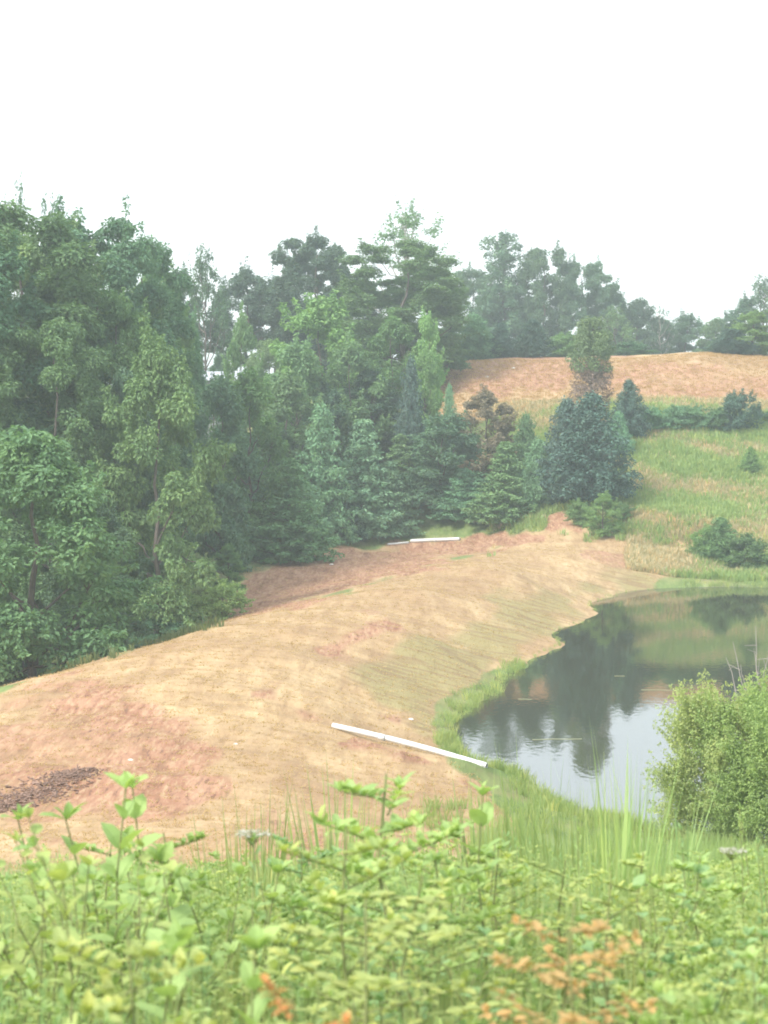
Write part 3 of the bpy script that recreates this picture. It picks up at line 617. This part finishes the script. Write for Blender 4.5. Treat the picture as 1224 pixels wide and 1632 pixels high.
# the pale building seen through the gap in the trees
def shed():
    D = 205; x = xw(354, D); z = Hs(x, D); top = zw(592, D); root = bpy.data.objects.new('house', None); COL.objects.link(root); root.location = (x, D, z)
    tag(root, 'pale grey house roof glimpsed through the gap between the trees', 'house')
    hw, hd, wh = 2.3, 3, max(top - z - 1.0, 1.5)
    mb = MB(); v = [(-hw, -hd, 0), (hw, -hd, 0), (hw, hd, 0), (-hw, hd, 0), (-hw, -hd, wh), (hw, -hd, wh), (hw, hd, wh), (-hw, hd, wh), (-hw, 0, wh + .85), (hw, 0, wh + .85)]
    mb.add(v, [(4, 7, 8), (5, 9, 6)], [(0, 1, 5, 4), (1, 2, 6, 5), (2, 3, 7, 6), (3, 0, 4, 7)])
    link('wall', mb.mesh('wall', plain('pale_siding', (.22, .24, .23), .7, 4, .08)), root)
    mb = MB(); e = .3; rh = wh + .85
    for s in (-1, 1):
        mb.add([(-hw - e, s * (hd + e), wh - .08), (hw + e, s * (hd + e), wh - .08), (hw + e, 0, rh + .02), (-hw - e, 0, rh + .02), (-hw - e, s * (hd + e), wh + .04), (hw + e, s * (hd + e), wh + .04), (hw + e, 0, rh + .14), (-hw - e, 0, rh + .14)], None, [(0, 1, 2, 3), (4, 5, 6, 7), (0, 1, 5, 4), (1, 2, 6, 5), (3, 0, 4, 7)])
    link('roof', mb.mesh('roof', plain('roof_sheet', (.42, .45, .49), .5, 2, .08)), root)
    for q in (-1.1, 1.1):
        mb = MB(); mb.add([(q - .4, -hd - .03, wh * .45), (q + .4, -hd - .03, wh * .45), (q + .4, -hd - .03, wh * .8), (q - .4, -hd - .03, wh * .8)], None, [(0, 1, 2, 3)]); link('window', mb.mesh('window', plain('window_glass', (.05, .06, .07), .1)), root)
shed()

# ------------------------------------------------------------------ debris on the dam
def heap():
    rg = np.random.default_rng(4); mb = MB(); A = np.array(hit(-20, 1300)); B = np.array(hit(135, 1232)); n = 1000
    s = rg.uniform(0, 1, n); off = rg.normal(0, .62, n) * (1 - .3 * np.abs(2 * s - 1)); d = (B - A)[:2]; L = np.linalg.norm(d); pn = np.array([-d[1], d[0]]) / L
    xy = A[:2] + s[:, None] * d + pn * off[:, None] * .8; z = H(xy[:, 0], xy[:, 1]) + rg.uniform(0, .08, n) * np.exp(-off ** 2 * 3) + .01
    pos = np.column_stack([xy, z]); t = rg.normal(size=(n, 3)); t[:, 2] *= .25
    BV = np.array([(-.5, 0, 0), (.5, 0, 0), (.5, 1, 0), (-.5, 1, 0), (-.5, 0, .6), (.5, 0, .6), (.5, 1, .6), (-.5, 1, .6)], float)
    l = rg.uniform(.04, .2, n)
    inst(mb, BV, [], [(0, 1, 2, 3), (4, 5, 6, 7), (0, 1, 5, 4), (1, 2, 6, 5), (2, 3, 7, 6), (3, 0, 4, 7)], pos, frames(np.tile([0, 0, 1.], (n, 1)) + rg.normal(0, .3, (n, 3)), t), np.stack([rg.uniform(.02, .06, n), l, np.full(n, .04)], 1), rg.random(n))
    o = link('brush_heap', mb.mesh('brush_heap', TWIG)); tag(o, 'dark strip of raked twigs and bark chips on the brown slope at left', 'brush heap')
heap()
def rock(px, py, s, label):
    rg = np.random.default_rng(int(px)); x, y, z = hit(px, py, 45); mb = MB()
    a = np.linspace(0, 6.283, 9)[:-1]; v = [(0, 0, .55)]; f3 = []; f4 = []
    for k, (r, h_) in enumerate(((.6, .45), (1, .1), (.9, -.2))): v += [(r * math.cos(q) * rg.uniform(.8, 1.2), r * .7 * math.sin(q) * rg.uniform(.8, 1.2), h_) for q in a]
    f3 = [(0, 1 + j, 1 + (j + 1) % 8) for j in range(8)]; f4 = [(1 + k * 8 + j, 9 + k * 8 + j, 9 + k * 8 + (j + 1) % 8, 1 + k * 8 + (j + 1) % 8) for k in range(2) for j in range(8)]
    mb.add(np.array(v) * s, f3, f4); tag(link('stone', mb.mesh('stone', STONE), loc=(x, y, z)), label, 'stone', 'pale stones on the cleared ground')
rock(205, 1217, .09, 'small pale stone on the brown slope right of the twig strip')
rock(374, 1190, .08, 'small pale stone on the straw below the crest of the dam')
rock(655, 1150, .13, 'pale stone beside the shore end of the near pipe')
rock(776, 602, .26, 'pale boulder low on the left of the hill field')
rock(818, 588, .24, 'pale boulder near the top of the hill field under the conifers')
rock(528, 901, .2, 'pale stone on the cleared clay strip')

# ------------------------------------------------------------------ grass (nobody could count it)
rg = np.random.default_rng(77)
def blade_tuft(nb, h, w, spread, seed, lean=.35):
    r = np.random.default_rng(seed); mb = MB()
    for i in range(nb):
        a = r.uniform(0, 6.28); b = r.uniform(0, spread); d = np.array([math.cos(a), math.sin(a), 0]); s = np.array([-d[1], d[0], 0]) * w * r.uniform(.6, 1.2)
        if r.random() < .5: s = np.array([1, .2, 0]) * w * r.uniform(.6, 1.2)
        hh = h * r.uniform(.55, 1.1); l = lean * r.uniform(.1, 1) * hh; p0 = d * b; p1 = p0 + d * l * .35 + np.array([0, 0, hh * .6]); p2 = p0 + d * l + np.array([0, 0, hh])
        mb.add([p0 - s, p0 + s, p1 + s * .7, p1 - s * .7, p2], [(3, 2, 4)], [(0, 1, 2, 3)], r.uniform(.3, .7))
    return mb
def scatter(name, label, color, mat, tuft, x, y, sc, seed, zoff=0, hscale=None):
    r = np.random.default_rng(seed); n = len(x); z = H(x, y) + zoff
    tv = np.concatenate(tuft.v); t3 = np.concatenate(tuft.f3) if tuft.f3 else []; t4 = np.concatenate(tuft.f4) if tuft.f4 else []
    a = r.uniform(0, 6.28, n); ca, sa = np.cos(a), np.sin(a); o = np.zeros(n); e = np.ones(n)
    fr = np.stack([np.stack([ca, -sa, o], -1), np.stack([sa, ca, o], -1), np.stack([o, o, e], -1)], -2)
    mb = MB(); hs = sc if hscale is None else hscale
    inst(mb, tv, t3, t4, np.column_stack([x, y, z]), fr, np.stack([sc, sc, hs], 1), np.clip(.5 + r.normal(0, .2, n), 0, 1))
    ob = link(name, mb.mesh(name, mat), color=color); tag(ob, label, name.replace('_', ' '), kind='stuff'); return ob
def samp(n, pxr, Dr, seed, power=1.0):
    r = np.random.default_rng(seed); D = (Dr[0] ** power + r.random(n) * (Dr[1] ** power - Dr[0] ** power)) ** (1 / power); px = r.uniform(*pxr, n); return xw(px, D), D
# mown straw stubble on the dam
x, y = samp(46000, (-60, 1180), (36, 178), 1, 1.6); R, G = masks(x, y); h_ = H(x, y); k = (R * (1 - .6 * G) > np.random.default_rng(2).random(len(x)) * 1.0) & (h_ > .1)
scatter('mown_straw', 'pale mown straw lying over the dam and cleared strip', (.47, .35, .20), STRAWM, blade_tuft(6, .035, .016, .18, 3, 3.0), x[k], y[k], np.random.default_rng(3).uniform(.6, 1.6, k.sum()), 4, .01)
# field on the hill
x, y = samp(16000, (640, 1300), (192, 216), 11); R, G = masks(x, y); k = R * (1 - .5 * G) > np.random.default_rng(12).random(len(x))
scatter('field_stubble', 'dry stubble on the mown hill field', (.50, .35, .21), STRAWM, blade_tuft(6, .14, .04, .3, 13, 1.5), x[k], y[k], np.random.default_rng(13).uniform(.6, 1.5, k.sum()), 14)
# meadow on the right
x, y = samp(60000, (780, 1330), (146, 200), 21); R, G = masks(x, y); r_ = np.random.default_rng(22).random(len(x)); hz = H(x, y)
pt = np.sin(x * .3 + y * .51) * .7 + np.sin(x * .17 - y * .45 + 2) * .7 + .5 * np.sin(x * 1.1 + y * .9) + np.random.default_rng(5).normal(0, .45, len(x)); k = (R + G < r_) & (hz > .05)
kk = k & (pt < 1.05); scatter('meadow_grass', 'rough green meadow grass between the pond and the hill field', (.31, .43, .16), BLADE, blade_tuft(8, .55, .035, .3, 23, .7), x[kk], y[kk], np.random.default_rng(24).uniform(.5, 1.4, kk.sum()), 25)
kk = (k & (pt >= 1.05)) | ((R > r_) & (y < 192) & (hz > .4) & (xw(1000, y) < x)) | ((R > r_) & (y > 176) & (y < 198))
scatter('dry_grass', 'straw-coloured dry grass patches in the meadow', (.52, .46, .29), BLADE, blade_tuft(8, .5, .03, .3, 26, .6), x[kk], y[kk], np.random.default_rng(27).uniform(.5, 1.3, kk.sum()), 28)
# shore grass
x, y = samp(90000, (660, 1420), (54, 152), 31, .6); hz = H(x, y, False); R, G = masks(x, y); r_ = np.random.default_rng(32).random(len(x))
ppx = CX + F * x / y; ppy = HOR + F * (EYE - hz) / y; patch = ((ppx > 690) & (ppx < 835) & (ppy > 1060) & (ppy < 1165)) | (ppy > 1180) | (ppx > 1090)
clump = .5 + .5 * np.sin(x * 1.7 + y * .8) * np.sin(y * 1.3 - x * .6)
k = (clump > np.random.default_rng(36).random(len(x)) * .75) & (hz > -.10) & (hz < np.where(ppy > 1290, 1.6, np.where(patch, .22, .05))) & (r_ < np.where(patch, np.clip(1.0 - hz * 2.8, .16, 1), .3))
scatter('shore_grass', 'bright green grass growing along the edge of the pond', (.29, .38, .14), BLADE, blade_tuft(8, .42, .013, .2, 33, .6), x[k], y[k], np.random.default_rng(34).uniform(.3, 1.5, k.sum()) * np.where(patch[k], .85, .45), 35)
# weeds below the left wood
x, y = samp(12000, (-120, 420), (84, 140), 41); R, G = masks(x, y); k = (R + G < np.random.default_rng(42).random(len(x)) * .8)
scatter('wood_edge_grass', 'ragged grass and weeds behind the dam at the foot of the left wood', (.15, .19, .08), BLADE, blade_tuft(8, .38, .03, .3, 43, .6), x[k], y[k], np.random.default_rng(44).uniform(.4, 1.5, k.sum()), 45)
# floating bits and submerged weed lines
for i, (px, py, L, l_) in enumerate(((1150, 936, 7.5, 'long pale line of floating weed under the far shore'), (890, 1182, 2.0, 'thin pale line of floating weed on the dark reflection'), (990, 1080, .5, 'short white floating fleck on the dark reflection'), (838, 1117, .6, 'short floating fleck near the grassy bank'), (1062, 1102, 2.2, 'pale floating weed line across the reflected hill'))):
    D = EYE * F / (py - HOR); r = np.random.default_rng(50 + i); mb = MB(); k = max(5, int(L * 4)); xs = np.linspace(-L / 2, L / 2, k); yc = .12 * np.sin(xs * 1.3 + i) + r.normal(0, .03, k); wd = r.uniform(.015, .06, k)
    mb.add(np.concatenate([np.column_stack([xs, yc - wd, np.full(k, .01)]), np.column_stack([xs, yc + wd, np.full(k, .01)]), np.column_stack([xs, yc, np.full(k, .025)])]), None, [(q, q + 1, 2 * k + q + 1, 2 * k + q) for q in range(k - 1)] + [(2 * k + q, 2 * k + q + 1, k + q + 1, k + q) for q in range(k - 1)])
    tag(link('floating_weed', mb.mesh('floating_weed', BLADE), loc=(xw(px, D), D, 0), color=(.32, .34, .22)), l_, 'floating weed', 'weed floating on the pond')

# ------------------------------------------------------------------ foreground plants
def stem_leaves(mb, sb, r, h, nl, leaf, lw, lean=(0, 0), base=.15, droop=.2, pair=True, updir=.5, bot=1.0, top=1.0, rs=.004, origin=(0, 0, 0), head=True, varm=.5, vs=.13):
    o = np.asarray(origin, float); tip = o + np.array([lean[0], lean[1], h]); P = curve(o, tip, 0, 6, .012 * h, r); P[-1] = tip
    tube(sb, P, np.linspace(rs, rs * .4, 6), 5)
    pos, tan, sc = [], [], []
    for i in range(nl):
        t = base + (1 - base) * i / max(nl - 1, 1); p_ = o + (tip - o) * t; a = i * (1.571 if pair else 2.399) + r.uniform(-.2, .2); s = leaf * (bot + (top - bot) * t) * r.uniform(.8, 1.2)
        for q in ((0, math.pi) if pair else (0,)):
            e = updir * (.6 + .9 * t) + r.uniform(-.2, .2); pos.append(p_); tan.append((math.cos(a + q), math.sin(a + q), e)); sc.append(s)
    if head:
        for q in range(3): pos.append(tip); tan.append((math.cos(q * 2.1), math.sin(q * 2.1), 2.0)); sc.append(leaf * .7 * top)
    pos = np.array(pos); tan = unit(np.array(tan)); sc = np.array(sc); nrm = np.array([0, 0, 1.]) - tan * tan[:, 2:3] + r.normal(0, .22, tan.shape)
    inst(mb, LV, L3, L4, pos, frames(nrm, tan), np.stack([sc * lw, sc, sc], 1), np.clip(varm + r.normal(0, vs, len(sc)), 0, 1))
def p_broad(seed, h=1.0, nst=1, leaf=.075, nl=13):      # milkweed-like stems with paired oval leaves
    r = np.random.default_rng(seed); m, s = MB(), MB()
    for i in range(nst): stem_leaves(m, s, r, h * r.uniform(.7, 1) if i else h, nl, leaf, .95, (r.normal(0, .06), r.normal(0, .06)), .15, top=.85, origin=(r.normal(0, .05) * (nst > 1), r.normal(0, .05) * (nst > 1), 0), updir=.8)
    return m, s
def p_bushy(seed, h=.9, nst=8, leaf=.034, nl=16, spread=.22, lw=1.0, pair=False):
    r = np.random.default_rng(seed); m, s = MB(), MB()
    for i in range(nst):
        a = r.uniform(0, 6.28); d = r.uniform(.2, 1) * spread; hh = h * r.uniform(.6, 1); stem_leaves(m, s, r, hh, nl, leaf, lw, (d * math.cos(a), d * math.sin(a)), .1, pair=pair, rs=.003, updir=.4)
        for k in range(3):
            t = r.uniform(.35, .8); b = r.uniform(0, 6.28); o = np.array([d * math.cos(a), d * math.sin(a), hh]) * t; stem_leaves(m, s, r, hh * .28, nl // 2, leaf * .9, lw, (.1 * math.cos(b), .1 * math.sin(b)), .15, pair=pair, rs=.002, origin=o, updir=.4)
    return m, s
def p_golden(seed, h=1.1, nst=2, leaf=.055):           # narrow leaves packed up a stem
    r = np.random.default_rng(seed); m, s = MB(), MB()
    for i in range(nst): stem_leaves(m, s, r, h * r.uniform(.75, 1) if i else h, 46, leaf, .36, (r.normal(0, .05), r.normal(0, .05)), .08, pair=False, rs=.0035, updir=.75, origin=(r.normal(0, .05), r.normal(0, .05), 0), top=.55)
    return m, s
def p_sapling(seed, h=1.2, leaf=.027, lw=.85, ud=.12):           # side twigs with leaves in flat rows
    r = np.random.default_rng(seed); m, s = MB(), MB(); tube(s, curve((0, 0, 0), (0, 0, h), 0, 6, .02, r), np.linspace(.007, .002, 6), 6)
    for k in range(26):
        t = .15 + .83 * k / 26; a = k * 2.4; L = .34 * (1.05 - t) + .07; o = np.array([0, 0, h * t]); d = np.array([math.cos(a), math.sin(a), .35]); stem_leaves(m, s, r, L * .35, 9, leaf, lw, (L * d[0], L * d[1]), .2, pair=True, rs=.0025, origin=o, updir=ud, vs=.2)
    return m, s
def p_grass(seed, h=1.2, nb=60, w=.004, spread=.12, lean=.25): return blade_tuft(nb, h, w, spread, seed, lean), None
def p_umbel(seed, h=1.15):
    r = np.random.default_rng(seed); m, s = MB(), MB(); stem_leaves(m, s, r, h, 6, .06, .5, (0, 0), .1, head=False); fl = MB()
    for k in range(16):
        a = k * 2.4; q = .055 * math.sqrt(k / 16); e = np.array([q * math.cos(a), q * math.sin(a), h + .035 - q * .1]); tube(s, [(0, 0, h - .01), e * .6 + np.array([0, 0, h * .4]), e], .0012, 4)
        n = 14; pos = e + r.normal(0, .006, (n, 3)) * np.array([1, 1, .3]); inst(fl, QV, Q3, Q4, pos, frames(np.tile([0, 0, 1.], (n, 1)) + r.normal(0, .3, (n, 3)), r.normal(size=(n, 3))), np.full(n, .009), np.full(n, .5))
    return m, s, fl
PP = {'broad': [p_broad(1), p_broad(2, 1.0, 3, .068, 12), p_broad(3, 1.0, 2, .075, 11)], 'bushy': [p_bushy(4), p_bushy(5, .9, 10, .028, 18, .25), p_bushy(6, .85, 7, .042, 13, .22, .9)],
      'leafy': [p_sapling(41, 1.2, .042, .7, .7), p_sapling(42, 1.2, .037, .65, .6)], 'golden': [p_golden(7), p_golden(8, 1.1, 3), p_golden(9, 1.1, 1)], 'sapling': [p_sapling(10), p_sapling(11, 1.2, .031)], 'grass': [p_grass(12, 1.2, 110, .006, .16, .13), p_grass(13, 1.2, 70, .005, .10, .10), p_grass(14, 1.2, 130, .005, .25, .28)]}
PM = {}
for k_, L_ in PP.items():
    PM[k_] = [(m.mesh('leaves', WEED if k_ != 'grass' else BLADE), s.mesh('stem', STEM, True) if s else None) for m, s in L_]
FC = {'g': (.34, .47, .18), 'y': (.42, .51, .19), 'b': (.28, .43, .20), 'o': (.52, .37, .17), 'a': (.43, .50, .19), 's': (.28, .37, .14), 'k': (.39, .53, .21), 'r': (.55, .28, .12)}
HT = {'broad': 1.0, 'bushy': .9, 'golden': 1.1, 'sapling': 1.2, 'leafy': 1.2, 'grass': 1.2}
NM = {'broad': 'broadleaf_weed', 'bushy': 'bushy_weed', 'golden': 'tall_weed', 'sapling': 'sapling', 'leafy': 'leafy_weed', 'grass': 'grass_clump'}
def fg(kind, var, px, top, D, col, label, sx=1.0, group='tall plants standing out of the foreground tangle'):
    lv, st = PM[kind][var % len(PM[kind])]; x = xw(px, D); z = Hs(x, D); h = zw(top, D) - z; s = h / HT[kind]
    root = bpy.data.objects.new(NM[kind], None); COL.objects.link(root); root.location = (x, D, z); root.rotation_euler = (rnd.uniform(-.04, .04), rnd.uniform(-.04, .04), rnd.uniform(0, 6.28)); root.scale = (sx * s, sx * s, s)
    tag(root, label, 'grass' if kind == 'grass' else 'plant', group)
    link('leaves' if kind != 'grass' else 'blades', lv, root, color=FC[col])
    if st: link('stem', st, root)
FG = [
 ('broad', 0, 142, 1270, 6.5, 'k', 'upright light green broad-leaved stem highest at the lower left'),
 ('broad', 1, 318, 1268, 7.0, 'k', 'broad-leaved plant with fanned top leaves left of the tall grass'),
 ('broad', 2, 285, 1318, 6.5, 'g', 'shorter broad-leaved stem just left of the fanned one'),
 ('bushy', 2, 205, 1322, 6.0, 'g', 'leafy weed below the highest broad-leaved stem'),
 ('bushy', 0, 30, 1352, 5.5, 'y', 'yellow-green leafy weed at the left edge'),
 ('bushy', 1, 85, 1368, 6.5, 'g', 'low leafy weed second from the left edge'),
 ('leafy', 0, 640, 1236, 6.0, 'k', 'tall yellow-green sapling in the centre foreground'),
 ('broad', 1, 694, 1262, 7.0, 'k', 'broad-leaved stem just right of the central sapling'),
 ('leafy', 1, 742, 1300, 8.0, 'g', 'smaller leafy stem two right of the central sapling'),
 ('leafy', 1, 560, 1325, 5.0, 'y', 'pale leafy sapling left of the centre foreground'),
 ('grass', 0, 545, 1248, 14, 's', 'fan of tall upright grass above the left of the central sapling'),
 ('grass', 2, 505, 1285, 13, 's', 'shorter grass fan left of the tall upright one'),
 ('grass', 1, 420, 1262, 14, 's', 'thin grass stalks between the fanned plant and the grass fan'),
 ('grass', 0, 385, 1300, 12, 's', 'broad pale tuft of grass behind the white flower head'),
 ('grass', 1, 1005, 1190, 11, 'g', 'tallest feathery grass clump in front of the pond'),
 ('grass', 0, 985, 1230, 10, 'g', 'grass clump left beside the tallest feathery one'),
 ('grass', 2, 1060, 1262, 12, 'g', 'grass clump between the tallest clump and the willow'),
 ('grass', 1, 1105, 1275, 12, 'b', 'grass clump in front of the willow'),
 ('grass', 1, 850, 1215, 15, 's', 'wispy grass stalks rising over the near shore'),
 ('grass', 1, 900, 1270, 15, 's', 'lower wispy grass stalks over the near shore'),
 ('grass', 0, 775, 1262, 16, 's', 'thin dark grass stalks above the end of the near pipe'),
 ('golden', 0, 1187, 1298, 8, 'k', 'spiky light green tall weed under the willow at right'),
 ('golden', 2, 1152, 1318, 8, 'b', 'slightly lower spiky weed left of the light green one at right'),
 ('golden', 1, 1085, 1370, 9, 'g', 'spiky weed in front of the gap below the willow'),
 ('golden', 0, 1216, 1352, 7, 'b', 'spiky weed at the right edge'),
 ('golden', 1, 725, 1352, 8, 'b', 'blue-green spiky weed right of the centre'),
 ('sapling', 1, 930, 1440, 4.1, 'o', 'sapling with orange and rust leaves at lower right'),
 ('sapling', 0, 895, 1495, 3.5, 'o', 'lower rust-leaved sapling in front of the orange one'),
 ('sapling', 0, 965, 1418, 5.2, 'a', 'yellowing sapling behind the orange-leaved one'),
 ('sapling', 1, 705, 1400, 4.8, 'a', 'yellow-leaved sapling right of the centre foreground'),
 ('leafy', 1, 815, 1362, 7, 'y', 'yellow-green small-leaved sapling between centre and orange sapling'),
 ('sapling', 1, 890, 1380, 7, 'y', 'pale small-leaved sapling left above the orange leaves'),
 ('broad', 1, 70, 1452, 4.4, 'y', 'pale broad-leaved plant low at the left edge'),
 ('broad', 2, 215, 1448, 4.6, 'k', 'light broad-leaved plant low in the left foreground'),
 ('broad', 0, 360, 1500, 3.9, 'k', 'broad-leaved stem with large pale leaves low left of centre'),
 ('leafy', 0, 160, 1480, 4.0, 'a', 'olive-yellow sapling low in the left foreground'),
 ('sapling', 1, 545, 1440, 4.2, 'a', 'yellowish sapling with one rusty leaf cluster low at centre'),
 ('bushy', 1, 620, 1410, 5.5, 'b', 'blue-green bushy weed below the central sapling'),
 ('golden', 1, 430, 1370, 6.0, 'b', 'blue-green spiky weed left of the centre foreground'),
 ('bushy', 2, 1200, 1500, 4.2, 'k', 'large-leaved light bushy weed at the lower right corner'),
 ('golden', 0, 1030, 1400, 7, 'g', 'spiky weed between the orange sapling and the right edge'),
 ('leafy', 0, 595, 1300, 6.6, 'g', 'leafy plant leaning on the left side of the central sapling'),
 ('leafy', 1, 685, 1318, 6.4, 'k', 'leafy plant filling the right side of the central sapling'),
 ('leafy', 0, 250, 1335, 7.2, 'g', 'leafy plant between the highest broad-leaved stem and the fanned one'),
 ('leafy', 1, 165, 1345, 7.6, 'k', 'leafy plant directly under the highest broad-leaved stem'),
 ('broad', 2, 205, 1300, 7.4, 'g', 'broad-leaved plant right of the highest stem at the lower left'),
 ('leafy', 1, 470, 1345, 7.8, 'b', 'leafy blue-green plant under the grass fan'),
 ('golden', 0, 835, 1352, 8.5, 'g', 'spiky weed below the wispy grass over the near shore'),
 ('golden', 1, 960, 1345, 8.5, 'k', 'pale spiky weed left of the tallest grass clump foot'),
 ('golden', 2, 875, 1338, 9, 'b', 'slim spiky weed between the two wispy grass bunches'),
 ('leafy', 0, 780, 1352, 7.4, 'g', 'leafy weed below the thin dark grass stalks'),
 ('leafy', 1, 1040, 1362, 7.6, 'y', 'yellow-green leafy weed below the gap beside the willow'),
 ('leafy', 0, 1128, 1368, 7.0, 'k', 'pale leafy weed left of the pinkish-white flower head'),
 ('grass', 0, 930, 1262, 13, 's', 'upright grass bunch between the shore stalks and the tallest clump'),
 ('grass', 1, 670, 1290, 13, 's', 'thin grass bunch behind the broad-leaved stem right of centre'),
 ('bushy', 0, 1120, 1440, 5.5, 'b', 'bushy weed below the spiky ones at right'),
]
for a in FG: fg(*a, sx=1.15 if a[5] == 'o' else {'grass': 1.4, 'sapling': 1.4, 'leafy': 1.25, 'broad': 1.25, 'bushy': 1.3, 'golden': 1.2}[a[0]])
m, s, fl = p_umbel(3)
for px, tp, D, l_ in ((400, 1334, 6.8, 'flat white flower head on a stalk in front of the tall grass'), (1172, 1362, 7.5, 'flat pinkish-white flower head on a stalk at the right')):
    x = xw(px, D); z = Hs(x, D); s_ = (zw(tp, D) - z) / 1.18; root = bpy.data.objects.new('white_flower', None); COL.objects.link(root); root.location = (x, D, z); root.scale = (s_,) * 3
    tag(root, l_, 'flower', 'flat white flowers in the foreground')
    if 'um' not in PM: PM['um'] = (m.mesh('leaves', WEED), s.mesh('stem', STEM, True), fl.mesh('flower_head', leaf_mat('petals', .3, base=(.50, .50, .43))))
    for nm_, me_ in zip(('leaves', 'stem', 'flower_head'), PM['um']): link(nm_, me_, root, color=FC['g'])
fg('sapling', 1, 486, 1572, 2.9, 'r', 'weed with bright rust-orange leaves at the bottom edge left of centre', .8)

# the tangle itself: one mass per colour of plant
def tangle(name, label, color, protos, n, Dr, seed, hr, power, mat, cond=None, pxr=(-120, 1344), widen=1.0, cat=None):
    r = np.random.default_rng(seed); x, y = samp(n, pxr, Dr, seed, power)
    if cond is not None: k = cond(x, y, r); x, y = x[k], y[k]
    z = H(x, y); mb = MB(); ms = MB(); bump = .5 + .5 * np.sin(x * 1.9 + y * 1.1 + seed) * np.sin(y * 1.6 - x * .8 + seed * 2)
    hh = (hr[0] + (hr[1] - hr[0]) * (.55 * bump + .45 * r.random(len(x))))
    for i in range(len(x)):
        m, s = protos[i % len(protos)]; k = hh[i]; a = r.uniform(0, 6.28); c_, s_ = math.cos(a) * k * widen, math.sin(a) * k * widen
        M = np.array([(c_, -s_, 0), (s_, c_, 0), (0, 0, k)]); dv = r.normal(0, .12); mb.merge(m, M, (x[i], y[i], z[i]), dv)
        if s and y[i] < 9: mb.merge(s, M, (x[i], y[i], z[i]), dv)
    tag(link(name, mb.mesh(name, mat), color=color), label, cat or 'undergrowth', kind='stuff')
dense = lambda x, y, r: r.random(len(x)) < 1
tangle('leafy_undergrowth', 'dense tangle of green leafy weeds filling the foreground', (.36, .48, .19), PP['bushy'] + PP['leafy'] + PP['bushy'][:2] + PP['broad'][1:2] + PP['golden'], 1150, (2.7, 22), 101, (.66, 1.12), 1.3, WEED)
tangle('yellow_undergrowth', 'yellow-green leafy weeds mixed through the foreground', (.43, .52, .20), PP['bushy'][:2] + PP['sapling'][:1], 300, (2.7, 18), 102, (.72, 1.12), 1.3, WEED)
tangle('spiky_undergrowth', 'blue-green narrow-leaved weeds mixed through the foreground', (.30, .45, .21), PP['golden'] + [PP['bushy'][1]], 800, (2.9, 24), 103, (.72, 1.24), 1.4, WEED)
tangle('tall_grass', 'loose tall grass mixed through the foreground weeds', (.38, .46, .21), PP['grass'], 560, (3.2, 26), 104, (.65, 1.12), 1.3, BLADE, cat='grass')
tangle('slope_undergrowth', 'weeds covering the slope down towards the dam', (.30, .41, .16), [PP['bushy'][1], PP['golden'][1], PP['grass'][2]], 1500, (14, 48), 105, (.5, .95), 1.5, WEED, cond=lambda x, y, r: (y < np.where(x / y < .05, 34, 50)) & (r.random(len(x)) < np.where(x / y < .05, .8, 1)), widen=1.5)

# ------------------------------------------------------------------ haze
mb = MB(); x0, x1, y0, y1, z0, z1 = -4700, 4700, -60, 1450, -3, 60
mb.add([(x0, y0, z0), (x1, y0, z0), (x1, y1, z0), (x0, y1, z0), (x0, y0, z1), (x1, y0, z1), (x1, y1, z1), (x0, y1, z1)], None, [(0, 3, 2, 1), (4, 5, 6, 7), (0, 1, 5, 4), (1, 2, 6, 5), (2, 3, 7, 6), (3, 0, 4, 7)])
hm, nt = nmat('haze'); v = N(nt, 'ShaderNodeVolumePrincipled'); v.inputs['Color'].default_value = (.84, .95, 1, 1); v.inputs['Density'].default_value = .00075; v.inputs['Anisotropy'].default_value = .2
nt.links.new(v.outputs[0], N(nt, 'ShaderNodeOutputMaterial').inputs['Volume'])
tag(link('haze', mb.mesh('haze', hm)), 'thin pale summer haze over the valley', 'haze', kind='stuff')
